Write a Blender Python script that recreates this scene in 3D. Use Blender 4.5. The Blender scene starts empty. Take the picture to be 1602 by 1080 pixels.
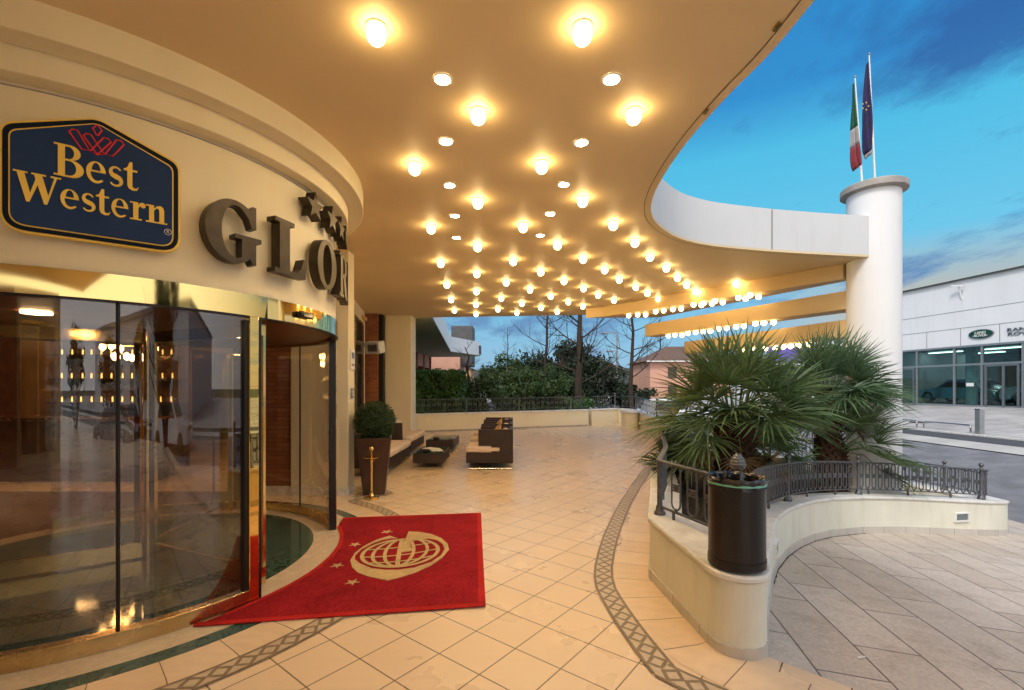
import bpy, bmesh, math, random
from mathutils import Vector, Matrix
R = math.radians
random.seed(7)
S = bpy.context.scene
COL = S.collection
ORD = ['zeroth', 'first', 'second', 'third', 'fourth', 'fifth', 'sixth', 'seventh', 'eighth', 'ninth', 'tenth',
       'eleventh', 'twelfth', 'thirteenth', 'fourteenth', 'fifteenth', 'sixteenth', 'seventeenth', 'eighteenth']


# ------------------------------------------------------------------ helpers
class MB:
    def __init__(self):
        self.v, self.f, self.uv = [], [], {}

    def add(self, vs, fs, uvs=None):
        b = len(self.v)
        self.v += [tuple(p) for p in vs]
        for k, f in enumerate(fs):
            if uvs:
                self.uv[len(self.f)] = uvs[k]
            self.f.append([b + i for i in f])
        return self

    def box(self, c, s, rz=0.0, M=None):
        x, y, z = s[0] / 2, s[1] / 2, s[2] / 2
        vs = [Vector((a, b, d)) for a in (-x, x) for b in (-y, y) for d in (-z, z)]
        m = M.to_3x3() if M else Matrix.Rotation(rz, 3, 'Z')
        vs = [m @ p + Vector(c) for p in vs]
        return self.add(vs, [(0, 1, 3, 2), (4, 6, 7, 5), (0, 4, 5, 1), (2, 3, 7, 6), (0, 2, 6, 4), (1, 5, 7, 3)])

    def span(self, x0, x1, y0, y1, z0, z1):
        return self.box(((x0 + x1) / 2, (y0 + y1) / 2, (z0 + z1) / 2), (x1 - x0, y1 - y0, z1 - z0))

    def bar(self, a, b, w, h):
        a, b = Vector(a), Vector(b)
        d = b - a
        y = d.normalized()
        up = Vector((0, 0, 1)) if abs(y.z) < .95 else Vector((1, 0, 0))
        x = y.cross(up).normalized()
        z = x.cross(y)
        M = Matrix((x, y, z)).transposed()
        return self.box((a + b) / 2, (w, d.length, h), M=M)

    def tube(self, pts, rad, n=8, closed=False, cap=True):
        pts = [Vector(p) for p in pts]
        k = len(pts)
        rs = rad if isinstance(rad, (list, tuple)) else [rad] * k
        vs, fs = [], []
        prev = None
        for i, p in enumerate(pts):
            if closed:
                t = pts[(i + 1) % k] - pts[i - 1]
            else:
                t = pts[min(i + 1, k - 1)] - pts[max(i - 1, 0)]
            t.normalize()
            if prev is None:
                ref = Vector((0, 0, 1)) if abs(t.z) < .9 else Vector((1, 0, 0))
                u = t.cross(ref).normalized()
            else:
                u = (prev - t * prev.dot(t))
                u = u.normalized() if u.length > 1e-6 else t.orthogonal().normalized()
            prev = u
            w = t.cross(u)
            for j in range(n):
                a = 2 * math.pi * j / n
                vs.append(p + (u * math.cos(a) + w * math.sin(a)) * rs[i])
        m = k if closed else k - 1
        for i in range(m):
            for j in range(n):
                a, b = i * n + j, i * n + (j + 1) % n
                c, d = ((i + 1) % k) * n + (j + 1) % n, ((i + 1) % k) * n + j
                fs.append((a, d, c, b))
        if cap and not closed:
            fs.append(tuple(range(n)))
            fs.append(tuple(reversed(range((k - 1) * n, k * n))))
        return self.add(vs, fs)

    def lathe(self, prof, c=(0, 0, 0), n=24, cap=True):
        vs, fs = [], []
        for r, z in prof:
            for j in range(n):
                a = 2 * math.pi * j / n
                vs.append((c[0] + r * math.cos(a), c[1] + r * math.sin(a), c[2] + z))
        for i in range(len(prof) - 1):
            for j in range(n):
                a, b = i * n + j, i * n + (j + 1) % n
                fs.append((a, b, b + n, a + n))
        if cap:
            fs.append(tuple(reversed(range(n))))
            fs.append(tuple(range((len(prof) - 1) * n, len(prof) * n)))
        return self.add(vs, fs)

    def prism(self, poly, z0, z1, M=None):
        n = len(poly)
        vs = [Vector((p[0], p[1], z0)) for p in poly] + [Vector((p[0], p[1], z1)) for p in poly]
        if M:
            vs = [M @ p for p in vs]
        fs = [tuple(reversed(range(n))), tuple(range(n, 2 * n))]
        fs += [(i, (i + 1) % n, n + (i + 1) % n, n + i) for i in range(n)]
        return self.add(vs, fs)

    def arc(self, c, r0, r1, a0, a1, z0, z1, n=48, zf=None):
        vs, fs, us = [], [], []
        full = abs(a1 - a0) >= 359.9
        for i in range(n + 1):
            a = R(a0 + (a1 - a0) * i / n)
            for r in (r0, r1):
                for z in (z0, z1):
                    x, y = c[0] + r * math.cos(a), c[1] + r * math.sin(a)
                    vs.append((x, y, z + (zf(x, y) if zf else 0)))
        rm = (r0 + r1) / 2
        for i in range(n):
            b = i * 4
            u0, u1 = R(a1 - a0) * i / n * rm, R(a1 - a0) * (i + 1) / n * rm
            for q, V in (((0, 1, 5, 4), 1), ((2, 6, 7, 3), 1), ((1, 3, 7, 5), 0), ((0, 4, 6, 2), 0)):
                fs.append(tuple(b + k for k in q))
                w = []
                for k in q:
                    uu = u0 if k < 4 else u1
                    kk = k % 4
                    vv = (z1 if kk % 2 else z0) if V else (r0 if kk < 2 else r1)
                    w.append((uu, vv))
                us.append(w)
        if not full:
            fs.append((0, 2, 3, 1)); us.append([(0, 0)] * 4)
            b = n * 4
            fs.append((b, b + 1, b + 3, b + 2)); us.append([(0, 0)] * 4)
        return self.add(vs, fs, us)

    def build(self, name, mat, parent=None, smooth=35, world=True, bevel=0, seg=2, recalc=True):
        me = bpy.data.meshes.new(name)
        off = Vector((0, 0, 0))
        if parent is not None and world:
            p = parent
            while p is not None:
                off += p.location
                p = p.parent
        me.from_pydata([Vector(p) - off for p in self.v], [], self.f)
        if self.uv:
            L = me.uv_layers.new(name='UVMap')
            for p in me.polygons:
                w = self.uv.get(p.index)
                if w:
                    for k, li in enumerate(p.loop_indices):
                        L.data[li].uv = w[k % len(w)]
        if recalc:
            bm = bmesh.new(); bm.from_mesh(me)
            bmesh.ops.recalc_face_normals(bm, faces=bm.faces)
            bm.to_mesh(me); bm.free()
        me.materials.append(mat)
        if smooth:
            me.shade_smooth()
            me.set_sharp_from_angle(angle=R(smooth))
        o = bpy.data.objects.new(name, me)
        COL.objects.link(o)
        if parent is not None:
            o.parent = parent
        if bevel:
            md = o.modifiers.new('bevel', 'BEVEL')
            md.width = bevel; md.segments = seg; md.limit_method = 'ANGLE'; md.angle_limit = R(40)
        return o


def tag(o, label, cat, group=None):
    o['label'] = label; o['category'] = cat
    if group:
        o['group'] = group
    return o


def thing(name, label, cat, loc=(0, 0, 0), group=None):
    o = bpy.data.objects.new(name, None)
    o.empty_display_size = .1
    o.location = loc
    COL.objects.link(o)
    return tag(o, label, cat, group)


def kind(o, k):
    o['kind'] = k
    return o


def copy_tree(o, parent=None):
    c = o.copy(); COL.objects.link(c)
    if parent is not None:
        c.parent = parent
    for ch in list(o.children):
        copy_tree(ch, c)
    return c


def node_mat(name):
    m = bpy.data.materials.new(name)
    m.use_nodes = True
    nt = m.node_tree
    bs = nt.nodes['Principled BSDF']
    return m, nt, bs


def ramp(nt, stops, fac=None, interp='LINEAR'):
    r = nt.nodes.new('ShaderNodeValToRGB')
    e = r.color_ramp.elements
    r.color_ramp.interpolation = interp
    while len(e) < len(stops):
        e.new(.5)
    for k, (p, c) in enumerate(stops):
        e[k].position = p
        e[k].color = (c[0], c[1], c[2], 1) if not isinstance(c, (int, float)) else (c, c, c, 1)
    if fac is not None:
        nt.links.new(fac, r.inputs[0])
    return r


def coords(nt, kindc='Object', scale=(1, 1, 1), rz=0, loc=(0, 0, 0)):
    if kindc == 'World':
        g = nt.nodes.new('ShaderNodeNewGeometry'); src = g.outputs['Position']
    else:
        t = nt.nodes.new('ShaderNodeTexCoord'); src = t.outputs[kindc]
    mp = nt.nodes.new('ShaderNodeMapping')
    mp.inputs['Scale'].default_value = scale
    mp.inputs['Rotation'].default_value = (0, 0, rz)
    mp.inputs['Location'].default_value = loc
    nt.links.new(src, mp.inputs['Vector'])
    return mp.outputs['Vector']


def noise(nt, vec, scale, detail=4, rough=.55):
    n = nt.nodes.new('ShaderNodeTexNoise')
    n.inputs['Scale'].default_value = scale
    n.inputs['Detail'].default_value = detail
    n.inputs['Roughness'].default_value = rough
    nt.links.new(vec, n.inputs['Vector'])
    return n.outputs['Fac']


def mix(nt, fac, a, b, mode='MIX'):
    m = nt.nodes.new('ShaderNodeMix')
    m.data_type = 'RGBA'; m.blend_type = mode
    for sock, val in ((m.inputs[0], fac), (m.inputs[6], a), (m.inputs[7], b)):
        if hasattr(val, 'is_output'):
            nt.links.new(val, sock)
        elif isinstance(val, (int, float)):
            sock.default_value = val
        else:
            sock.default_value = (val[0], val[1], val[2], 1)
    return m.outputs[2]


def math_(nt, op, a, b=None, c=None):
    m = nt.nodes.new('ShaderNodeMath'); m.operation = op
    for i, val in enumerate((a, b, c)):
        if val is None:
            continue
        if hasattr(val, 'is_output'):
            nt.links.new(val, m.inputs[i])
        else:
            m.inputs[i].default_value = val
    return m.outputs[0]


def bump(nt, bs, height, strength=.2, dist=.01):
    b = nt.nodes.new('ShaderNodeBump')
    b.inputs['Strength'].default_value = strength
    b.inputs['Distance'].default_value = dist
    nt.links.new(height, b.inputs['Height'])
    nt.links.new(b.outputs[0], bs.inputs['Normal'])


def mat(name, col, rough=.6, metal=0, var=.12, scale=3, bmp=0, bscale=60, spec=.5, coat=0):
    m, nt, bs = node_mat(name)
    v = coords(nt, 'World')
    f = noise(nt, v, scale, 5)
    r = ramp(nt, [(.3, [c * (1 - var) for c in col]), (.7, [min(1, c * (1 + var)) for c in col])], f)
    nt.links.new(r.outputs[0], bs.inputs['Base Color'])
    rr = ramp(nt, [(.3, max(0, rough - .06)), (.7, min(1, rough + .06))], f)
    nt.links.new(rr.outputs[0], bs.inputs['Roughness'])
    bs.inputs['Metallic'].default_value = metal
    bs.inputs['Specular IOR Level'].default_value = spec
    bs.inputs['Coat Weight'].default_value = coat
    if bmp:
        bump(nt, bs, noise(nt, v, bscale, 3), bmp)
    return m


def weather(m, amt=.25, scale=(5, 5, .5), tint=(.60, .56, .50), foot=None):
    """rain streaks and grime: vertical stains on a rendered wall"""
    nt = m.node_tree; bs = nt.nodes['Principled BSDF']
    src = bs.inputs['Base Color'].links[0].from_socket
    n = noise(nt, coords(nt, 'World', scale=scale), 1.6, 7, .68)
    f = ramp(nt, [(.50, 0.0), (.72, amt)], n).outputs[0]
    c = mix(nt, f, src, tint, 'MULTIPLY')
    n2 = noise(nt, coords(nt, 'World'), 26, 6, .75)
    f2 = ramp(nt, [(.62, 0.0), (.74, amt * .9)], n2).outputs[0]
    c = mix(nt, f2, c, tint, 'MULTIPLY')
    nt.links.new(c, bs.inputs['Base Color'])


def emit(name, col, s):
    m, nt, bs = node_mat(name)
    nt.nodes.remove(bs)
    e = nt.nodes.new('ShaderNodeEmission')
    e.inputs[0].default_value = (*col, 1); e.inputs[1].default_value = s
    nt.links.new(e.outputs[0], nt.nodes['Material Output'].inputs[0])
    return m


def glass(name, tint, ior=1.9, rough=0.0, refl=(1, 1, 1)):
    m, nt, bs = node_mat(name)
    nt.nodes.remove(bs)
    t = nt.nodes.new('ShaderNodeBsdfTransparent'); t.inputs[0].default_value = (*tint, 1)
    g = nt.nodes.new('ShaderNodeBsdfGlossy'); g.inputs['Roughness'].default_value = rough
    g.inputs[0].default_value = (*refl, 1)
    f = nt.nodes.new('ShaderNodeLayerWeight'); f.inputs['Blend'].default_value = .5
    f0 = ((ior - 1) / (ior + 1)) ** 2
    fac = math_(nt, 'ADD', math_(nt, 'MULTIPLY', math_(nt, 'POWER', f.outputs['Facing'], 4.0), 1 - f0), f0)
    x = nt.nodes.new('ShaderNodeMixShader')
    nt.links.new(fac, x.inputs[0]); nt.links.new(t.outputs[0], x.inputs[1]); nt.links.new(g.outputs[0], x.inputs[2])
    nt.links.new(x.outputs[0], nt.nodes['Material Output'].inputs[0])
    return m


def leaf_mat(name, a, b, rough=.5, trans=.25):
    m, nt, bs = node_mat(name)
    g = nt.nodes.new('ShaderNodeNewGeometry')
    v = coords(nt, 'World')
    f = noise(nt, v, 2.3, 3)
    c1 = ramp(nt, [(.3, a), (.7, b)], f).outputs[0]
    c2 = mix(nt, math_(nt, 'MULTIPLY', g.outputs['Random Per Island'], .55), c1, [min(1, x * 1.9) for x in b])
    nt.links.new(c2, bs.inputs['Base Color'])
    bs.inputs['Roughness'].default_value = rough
    bs.inputs['Specular IOR Level'].default_value = .4
    tr = nt.nodes.new('ShaderNodeBsdfTranslucent'); nt.links.new(c2, tr.inputs[0])
    x = nt.nodes.new('ShaderNodeMixShader'); x.inputs[0].default_value = trans
    nt.links.new(bs.outputs[0], x.inputs[1]); nt.links.new(tr.outputs[0], x.inputs[2])
    nt.links.new(x.outputs[0], nt.nodes['Material Output'].inputs[0])
    return m


# ------------------------------------------------------------------ materials
M = {}
M['plaster'] = mat('cream plaster', (.78, .70, .51), .75, var=.04, scale=1.2, bmp=.08, bscale=90, spec=.25)
M['soffit'] = mat('cream soffit paint', (.74, .58, .35), .55, var=.06, scale=.8, bmp=.03, bscale=40, spec=.3)
M['beam'] = mat('ochre beam paint', (.66, .50, .27), .5, var=.05, scale=.8, spec=.35)
M['white'] = mat('white painted render', (.76, .76, .76), .6, var=.03, scale=.8, bmp=.05, bscale=70, spec=.3)
M['fascia'] = mat('white fascia', (.62, .63, .63), .5, var=.03, scale=1.0, spec=.3)
M['planter'] = mat('pale planter render', (.74, .72, .60), .75, var=.05, scale=2.5, bmp=.15, bscale=120, spec=.2)
M['coping'] = mat('pale stone coping', (.72, .70, .65), .55, var=.10, scale=6, bmp=.1, bscale=80, spec=.35)
M['brass'] = mat('polished brass', (.83, .60, .24), .13, 1, var=.05, scale=3)
M['mirror_brass'] = mat('mirror brass', (.88, .62, .22), .03, 1, var=.03, scale=1)
M['brass_dull'] = mat('satin brass', (.62, .43, .18), .26, 1, var=.12, scale=6)
M['black'] = mat('black metal', (.015, .013, .013), .35, .3, var=.1)
M['iron'] = mat('grey painted iron', (.105, .108, .115), .38, .35, var=.22, scale=30, bmp=.15, bscale=150)
M['bronze'] = mat('dark bronze', (.052, .040, .027), .42, .7, var=.25, scale=14, spec=.5)
M['dark_wood'] = mat('dark lobby wood', (.13, .055, .024), .38, var=.4, scale=5)
M['lobby_cream'] = mat('lobby plaster', (.55, .32, .13), .6, var=.1)
M['lobby_floor'] = mat('lobby marble floor', (.20, .10, .05), .12, var=.3, scale=2)
M['pane_dark'] = mat('dark tinted window', (.03, .028, .022), .06, var=.1, spec=.6)
M['wicker'] = mat('dark brown wicker', (.028, .014, .010), .45, var=.3, scale=40, bmp=.6, bscale=220)
M['cushion'] = mat('off white cushion fabric', (.68, .54, .42), .9, var=.05, scale=8, bmp=.2, bscale=200, spec=.1)
M['throw'] = mat('tan throw cushion', (.42, .26, .13), .9, var=.3, scale=18, spec=.1)
M['chrome'] = mat('brushed steel', (.62, .62, .60), .2, 1, var=.05)
M['table_glass'] = mat('dark green table glass', (.010, .028, .022), .05, var=.1, spec=.7)
M['paper'] = mat('paper', (.75, .72, .65), .8, var=.1, scale=30)
M['pot'] = mat('dark brown resin pot', (.060, .030, .018), .35, var=.2, scale=6)
M['concrete'] = mat('weathered concrete', (.36, .33, .30), .85, var=.2, scale=5, bmp=.3, bscale=60)
M['roof'] = mat('dark flat roof', (.10, .10, .10), .9, var=.2)
M['tile_roof'] = mat('brown tile roof', (.14, .085, .06), .85, var=.35, scale=8)
M['pink'] = mat('pink render', (.62, .33, .23), .8, var=.06, scale=1.5)
M['shutter'] = mat('brown shutter', (.07, .05, .04), .6, var=.2)
M['grey_box'] = mat('grey sheet metal', (.085, .082, .080), .5, .3, var=.2)
M['purple'] = mat('purple shop fascia', (.14, .10, .42), .5, var=.05)
M['alu'] = mat('grey aluminium frame', (.30, .31, .32), .4, .5, var=.08)
M['bark'] = mat('bark', (.055, .042, .034), .95, var=.35, scale=12, bmp=.6, bscale=40, spec=.1)
M['palm_bark'] = mat('palm fibre', (.060, .034, .020), .95, var=.5, scale=25, bmp=.6, bscale=60, spec=.1)
M['palm'] = leaf_mat('palm frond green', (.040, .075, .030), (.12, .185, .075), .33, .28)
M['palm2'] = leaf_mat('palm frond blue green', (.034, .072, .040), (.095, .165, .085), .33, .28)
M['dead_frond'] = leaf_mat('dry brown frond', (.09, .055, .025), (.20, .13, .06), .7, .2)
M['box'] = leaf_mat('boxwood leaves', (.010, .030, .008), (.028, .062, .018), .5, .15)
M['hedge'] = leaf_mat('laurel leaves', (.015, .045, .010), (.05, .12, .025), .35, .2)
M['shrub'] = leaf_mat('shrub leaves', (.022, .045, .012), (.055, .090, .025), .55, .25)
M['conifer'] = leaf_mat('dark evergreen', (.010, .020, .010), (.022, .036, .016), .7, .1)
M['grass'] = leaf_mat('grass', (.04, .06, .015), (.08, .10, .03), .6, .3)
M['car_white'] = mat('white car paint', (.75, .76, .77), .25, var=.02, coat=.6)
M['car_grey'] = mat('grey car paint', (.10, .11, .12), .25, .5, var=.05, coat=.6)
M['car_red'] = mat('dark red car paint', (.25, .02, .02), .25, .3, var=.05, coat=.6)
M['tyre'] = mat('rubber', (.02, .02, .02), .8, var=.1)
M['signwhite'] = mat('white sign face', (.75, .75, .72), .5, var=.03)
M['navy'] = mat('navy sign enamel', (.020, .046, .135), .6, var=.10, scale=2.5, spec=.10)
M['navy_dark'] = mat('dark navy sign border', (.008, .013, .030), .6, var=.1, spec=.10)
M['gold'] = mat('gold sign enamel', (.84, .60, .13), .55, var=.05, spec=.15)
M['red_neon'] = mat('red sign outline', (.62, .015, .025), .4, var=.05)
M['green_badge'] = mat('dark green badge', (.005, .05, .03), .3, var=.1)
M['silver_letter'] = mat('dull silver letters', (.28, .28, .29), .35, .8, var=.1)
M['plastic_black'] = mat('black bin liner', (.010, .010, .012), .22, var=.2, scale=30, bmp=.7, bscale=22, spec=.6)
M['mint'] = mat('mint green band', (.16, .50, .36), .5, var=.05)
M['flag_green'] = mat('flag green', (.015, .09, .045), .85, var=.1)
M['flag_white'] = mat('flag white', (.34, .31, .31), .85, var=.06)
M['flag_red'] = mat('flag red', (.24, .035, .045), .85, var=.1)
M['flag_blue'] = mat('flag blue', (.028, .022, .085), .85, var=.15)
M['flag_gold'] = mat('flag gold', (.5, .38, .06), .8, var=.1)
M['soil'] = mat('dark planting soil', (.045, .034, .024), .95, var=.4, scale=14, bmp=.9, bscale=30, spec=.1)
M['glass_door'] = glass('smoked door glass', (.86, .83, .78), 1.72)
M['glass_clear'] = glass('door wing glass', (.95, .95, .93), 1.45)
M['glass_show'] = glass('showroom glass', (.50, .64, .64), 1.5)
M['lamp_glass'] = mat('frosted lamp glass', (.20, .24, .24), .25, var=.05)
M['bulb'] = emit('warm bulb glow', (1.0, .69, .29), 31.0)
M['bulb_small'] = emit('dimmer warm bulb glow', (1.0, .68, .32), 9.0)
M['lobby_lamp'] = emit('lobby lamp glow', (1.0, .62, .30), 26.0)  # for the discs added to brighten lobby and door drum
M['show_lamp'] = emit('showroom lamp glow', (.9, 1.0, 1.0), 6.0)  # for the strips added to brighten the showroom
M['down'] = emit('downlight glow', (1.0, .76, .45), 270.0)
M['chand'] = emit('chandelier glow', (1.0, .55, .20), 60.0)
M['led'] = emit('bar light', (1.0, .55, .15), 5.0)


weather(M['planter'], .26, (3, 3, .6))
weather(M['coping'], .6, (3, 3, 3))
weather(M['white'], .13, (2.2, 2.2, .2))
weather(M['fascia'], .12, (2.5, 2.5, .5))
weather(M['plaster'], .14, (3, 3, .4), (.75, .66, .55))
weather(M['concrete'], .6, (3, 3, 1))


def mk_tiles():
    m, nt, bs = node_mat('cream floor tiles')
    v = coords(nt, 'World', rz=R(38.4), loc=(.103, .063, 0))
    b = nt.nodes.new('ShaderNodeTexBrick')
    b.offset = 0; b.squash = 1
    for k, val in (('Scale', 1), ('Mortar Size', .0045), ('Mortar Smooth', .2), ('Bias', 0), ('Brick Width', .327), ('Row Height', .327)):
        b.inputs[k].default_value = val
    b.inputs['Color1'].default_value = (.78, .595, .405, 1)
    b.inputs['Color2'].default_value = (.80, .615, .42, 1)
    b.inputs['Mortar'].default_value = (.17, .12, .08, 1)
    nt.links.new(v, b.inputs['Vector'])
    w = coords(nt, 'World', scale=(2.2, 9, 1), rz=R(20))
    n = noise(nt, w, 2.2, 6, .65)
    st = ramp(nt, [(.15, (.965, .955, .945)), (.85, (1.03, 1.03, 1.02))], n).outputs[0]
    c = mix(nt, 1.0, b.outputs['Color'], st, 'MULTIPLY')
    nt.links.new(c, bs.inputs['Base Color'])
    n2 = noise(nt, coords(nt, 'World'), 1.3, 4)
    rr = ramp(nt, [(.3, .25), (.7, .33)], n2)
    nt.links.new(rr.outputs[0], bs.inputs['Roughness'])
    inv = math_(nt, 'SUBTRACT', 1, b.outputs['Fac'])
    bump(nt, bs, inv, .15, .003)
    return m


def mk_strip_tiles(name, period, col1, col2):
    m, nt, bs = node_mat(name)
    t = nt.nodes.new('ShaderNodeTexCoord')
    s = nt.nodes.new('ShaderNodeSeparateXYZ'); nt.links.new(t.outputs['UV'], s.inputs[0])
    u = math_(nt, 'DIVIDE', s.outputs[0], period)
    fr = math_(nt, 'FRACT', u)
    edge = math_(nt, 'ABSOLUTE', math_(nt, 'SUBTRACT', fr, .5))
    line = math_(nt, 'GREATER_THAN', edge, .5 - .003 / period)
    cell = math_(nt, 'FLOOR', u)
    wn = nt.nodes.new('ShaderNodeTexWhiteNoise'); wn.noise_dimensions = '1D'
    nt.links.new(cell, wn.inputs['W'])
    base = mix(nt, wn.outputs['Value'], col1, col2)
    n = noise(nt, coords(nt, 'World', scale=(4, 8, 1), rz=.5), 2, 6)
    st = ramp(nt, [(.3, (.94, .92, .90)), (.65, (1.03, 1.03, 1.02))], n).outputs[0]
    c = mix(nt, line, mix(nt, 1.0, base, st, 'MULTIPLY'), (.17, .12, .08))
    nt.links.new(c, bs.inputs['Base Color'])
    bs.inputs['Roughness'].default_value = .32
    return m


def mk_mosaic():
    m, nt, bs = node_mat('diamond mosaic')
    t = nt.nodes.new('ShaderNodeTexCoord')
    s = nt.nodes.new('ShaderNodeSeparateXYZ'); nt.links.new(t.outputs['UV'], s.inputs[0])
    fr = math_(nt, 'FRACT', math_(nt, 'DIVIDE', s.outputs[0], .135))
    du = math_(nt, 'MULTIPLY', math_(nt, 'ABSOLUTE', math_(nt, 'SUBTRACT', fr, .5)), 2)
    dv = math_(nt, 'MULTIPLY', math_(nt, 'ABSOLUTE', math_(nt, 'SUBTRACT', s.outputs[1], .5)), 2)
    d = math_(nt, 'ADD', du, math_(nt, 'MULTIPLY', dv, 1.25))
    zig = math_(nt, 'LESS_THAN', math_(nt, 'ABSOLUTE', math_(nt, 'SUBTRACT', d, .86)), .24)
    rim = math_(nt, 'GREATER_THAN', dv, .74)
    mask = math_(nt, 'MAXIMUM', zig, rim)
    n = noise(nt, coords(nt, 'World'), 30, 4)
    dark = ramp(nt, [(.3, (.17, .12, .075)), (.7, (.27, .20, .13))], n).outputs[0]
    lite = ramp(nt, [(.3, (.50, .40, .28)), (.7, (.62, .50, .36))], n).outputs[0]
    nt.links.new(mix(nt, mask, lite, dark), bs.inputs['Base Color'])
    bs.inputs['Roughness'].default_value = .4
    return m


def mk_marble(name, dark, vein, rough=.08, sc=3.0):
    m, nt, bs = node_mat(name)
    v = coords(nt, 'World')
    n1 = noise(nt, v, sc, 8, .7)
    dst = nt.nodes.new('ShaderNodeVectorMath'); dst.operation = 'ADD'
    nn = nt.nodes.new('ShaderNodeTexNoise'); nn.inputs['Scale'].default_value = sc; nn.inputs['Detail'].default_value = 5
    nt.links.new(v, nn.inputs['Vector']); nt.links.new(nn.outputs['Color'], dst.inputs[0]); nt.links.new(v, dst.inputs[1])
    n2 = noise(nt, dst.outputs[0], sc * 2.5, 8, .75)
    k = math_(nt, 'ABSOLUTE', math_(nt, 'SUBTRACT', n2, .5))
    c = ramp(nt, [(0, vein), (.035, [(a + b) / 2 for a, b in zip(dark, vein)]), (.11, dark), (1, [x * .6 for x in dark])], k).outputs[0]
    nt.links.new(c, bs.inputs['Base Color'])
    bs.inputs['Roughness'].default_value = rough
    return m


def mk_paving():
    m, nt, bs = node_mat('grey brown stone paving')
    v = coords(nt, 'World', rz=R(-77.5))
    b = nt.nodes.new('ShaderNodeTexBrick')
    b.offset = .37
    for k, val in (('Scale', 1), ('Mortar Size', .007), ('Mortar Smooth', .3), ('Bias', 0), ('Brick Width', 1.15), ('Row Height', .385)):
        b.inputs[k].default_value = val
    b.inputs['Color1'].default_value = (.56, .475, .385, 1)
    b.inputs['Color2'].default_value = (.64, .56, .475, 1)
    b.inputs['Mortar'].default_value = (.17, .14, .115, 1)
    nt.links.new(v, b.inputs['Vector'])
    p = coords(nt, 'World')
    n = noise(nt, p, .8, 6, .6)
    st = ramp(nt, [(.3, (.86, .845, .83)), (.7, (1.06, 1.04, 1.03))], n).outputs[0]
    n2 = noise(nt, p, 45, 4, .7)
    st2 = ramp(nt, [(.3, .80), (.7, 1.15)], n2).outputs[0]
    n3 = noise(nt, p, 3.5, 6, .7)
    st3 = ramp(nt, [(.34, (.84, .81, .78)), (.5, (1, 1, 1))], n3).outputs[0]
    c = mix(nt, 1.0, mix(nt, 1.0, mix(nt, 1.0, b.outputs['Color'], st, 'MULTIPLY'), st2, 'MULTIPLY'), st3, 'MULTIPLY')
    nt.links.new(c, bs.inputs['Base Color'])
    bs.inputs['Roughness'].default_value = .62
    h = math_(nt, 'ADD', math_(nt, 'MULTIPLY', math_(nt, 'SUBTRACT', 1, b.outputs['Fac']), .6), math_(nt, 'MULTIPLY', n2, .5))
    bump(nt, bs, h, .6, .006)
    return m


def mk_bricks():
    m, nt, bs = node_mat('red brick wall')
    t = nt.nodes.new('ShaderNodeNewGeometry')
    s = nt.nodes.new('ShaderNodeSeparateXYZ'); nt.links.new(t.outputs['Position'], s.inputs[0])
    cb = nt.nodes.new('ShaderNodeCombineXYZ')
    nt.links.new(math_(nt, 'ADD', s.outputs[0], s.outputs[1]), cb.inputs[0]); nt.links.new(s.outputs[2], cb.inputs[1])
    b = nt.nodes.new('ShaderNodeTexBrick')
    for k, val in (('Scale', 1), ('Mortar Size', .004), ('Brick Width', .24), ('Row Height', .065)):
        b.inputs[k].default_value = val
    b.inputs['Color1'].default_value = (.23, .075, .03, 1)
    b.inputs['Color2'].default_value = (.33, .12, .05, 1)
    b.inputs['Mortar'].default_value = (.10, .05, .03, 1)
    nt.links.new(cb.outputs[0], b.inputs['Vector'])
    nt.links.new(b.outputs['Color'], bs.inputs['Base Color'])
    bs.inputs['Roughness'].default_value = .75
    bump(nt, bs, math_(nt, 'SUBTRACT', 1, b.outputs['Fac']), .4, .005)
    return m


def mk_carpet(name, a, b):
    m, nt, bs = node_mat(name)
    v = coords(nt, 'World')
    n = noise(nt, v, 260, 2, .6)
    n2 = noise(nt, coords(nt, 'World', scale=(3, 1, 1), rz=R(30)), 22, 4, .7)
    f = math_(nt, 'MULTIPLY', math_(nt, 'ADD', n, n2), .5)
    wr = ramp(nt, [(.3, .72), (.7, 1.12)], noise(nt, v, 2.6, 6, .65)).outputs[0]
    nt.links.new(mix(nt, 1.0, ramp(nt, [(.36, a), (.62, b)], f).outputs[0], wr, 'MULTIPLY'), bs.inputs['Base Color'])
    bs.inputs['Roughness'].default_value = .95
    bs.inputs['Specular IOR Level'].default_value = .1
    bump(nt, bs, f, .8, .006)
    return m


def mk_ground(name, a, b, sc, rough=.9, fine=60, bstr=.4):
    m, nt, bs = node_mat(name)
    v = coords(nt, 'World')
    c = ramp(nt, [(.3, a), (.7, b)], noise(nt, v, sc, 6, .6)).outputs[0]
    st = ramp(nt, [(.3, .8), (.7, 1.2)], noise(nt, v, fine, 3)).outputs[0]
    nt.links.new(mix(nt, 1.0, c, st, 'MULTIPLY'), bs.inputs['Base Color'])
    bs.inputs['Roughness'].default_value = rough
    bump(nt, bs, noise(nt, v, fine, 3), bstr)
    return m


def mk_plaza():
    m, nt, bs = node_mat('pale plaza paving')
    v = coords(nt, 'World', rz=R(-8))
    b = nt.nodes.new('ShaderNodeTexBrick'); b.offset = .5
    for k, val in (('Scale', 1), ('Mortar Size', .012), ('Brick Width', .9), ('Row Height', .45)):
        b.inputs[k].default_value = val
    b.inputs['Color1'].default_value = (.42, .39, .37, 1)
    b.inputs['Color2'].default_value = (.52, .49, .46, 1)
    b.inputs['Mortar'].default_value = (.28, .26, .25, 1)
    nt.links.new(v, b.inputs['Vector'])
    st = ramp(nt, [(.3, .72), (.65, 1.1)], noise(nt, coords(nt, 'World'), .7, 7, .7)).outputs[0]
    nt.links.new(mix(nt, 1.0, b.outputs['Color'], st, 'MULTIPLY'), bs.inputs['Base Color'])
    bs.inputs['Roughness'].default_value = .7
    return m


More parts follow.
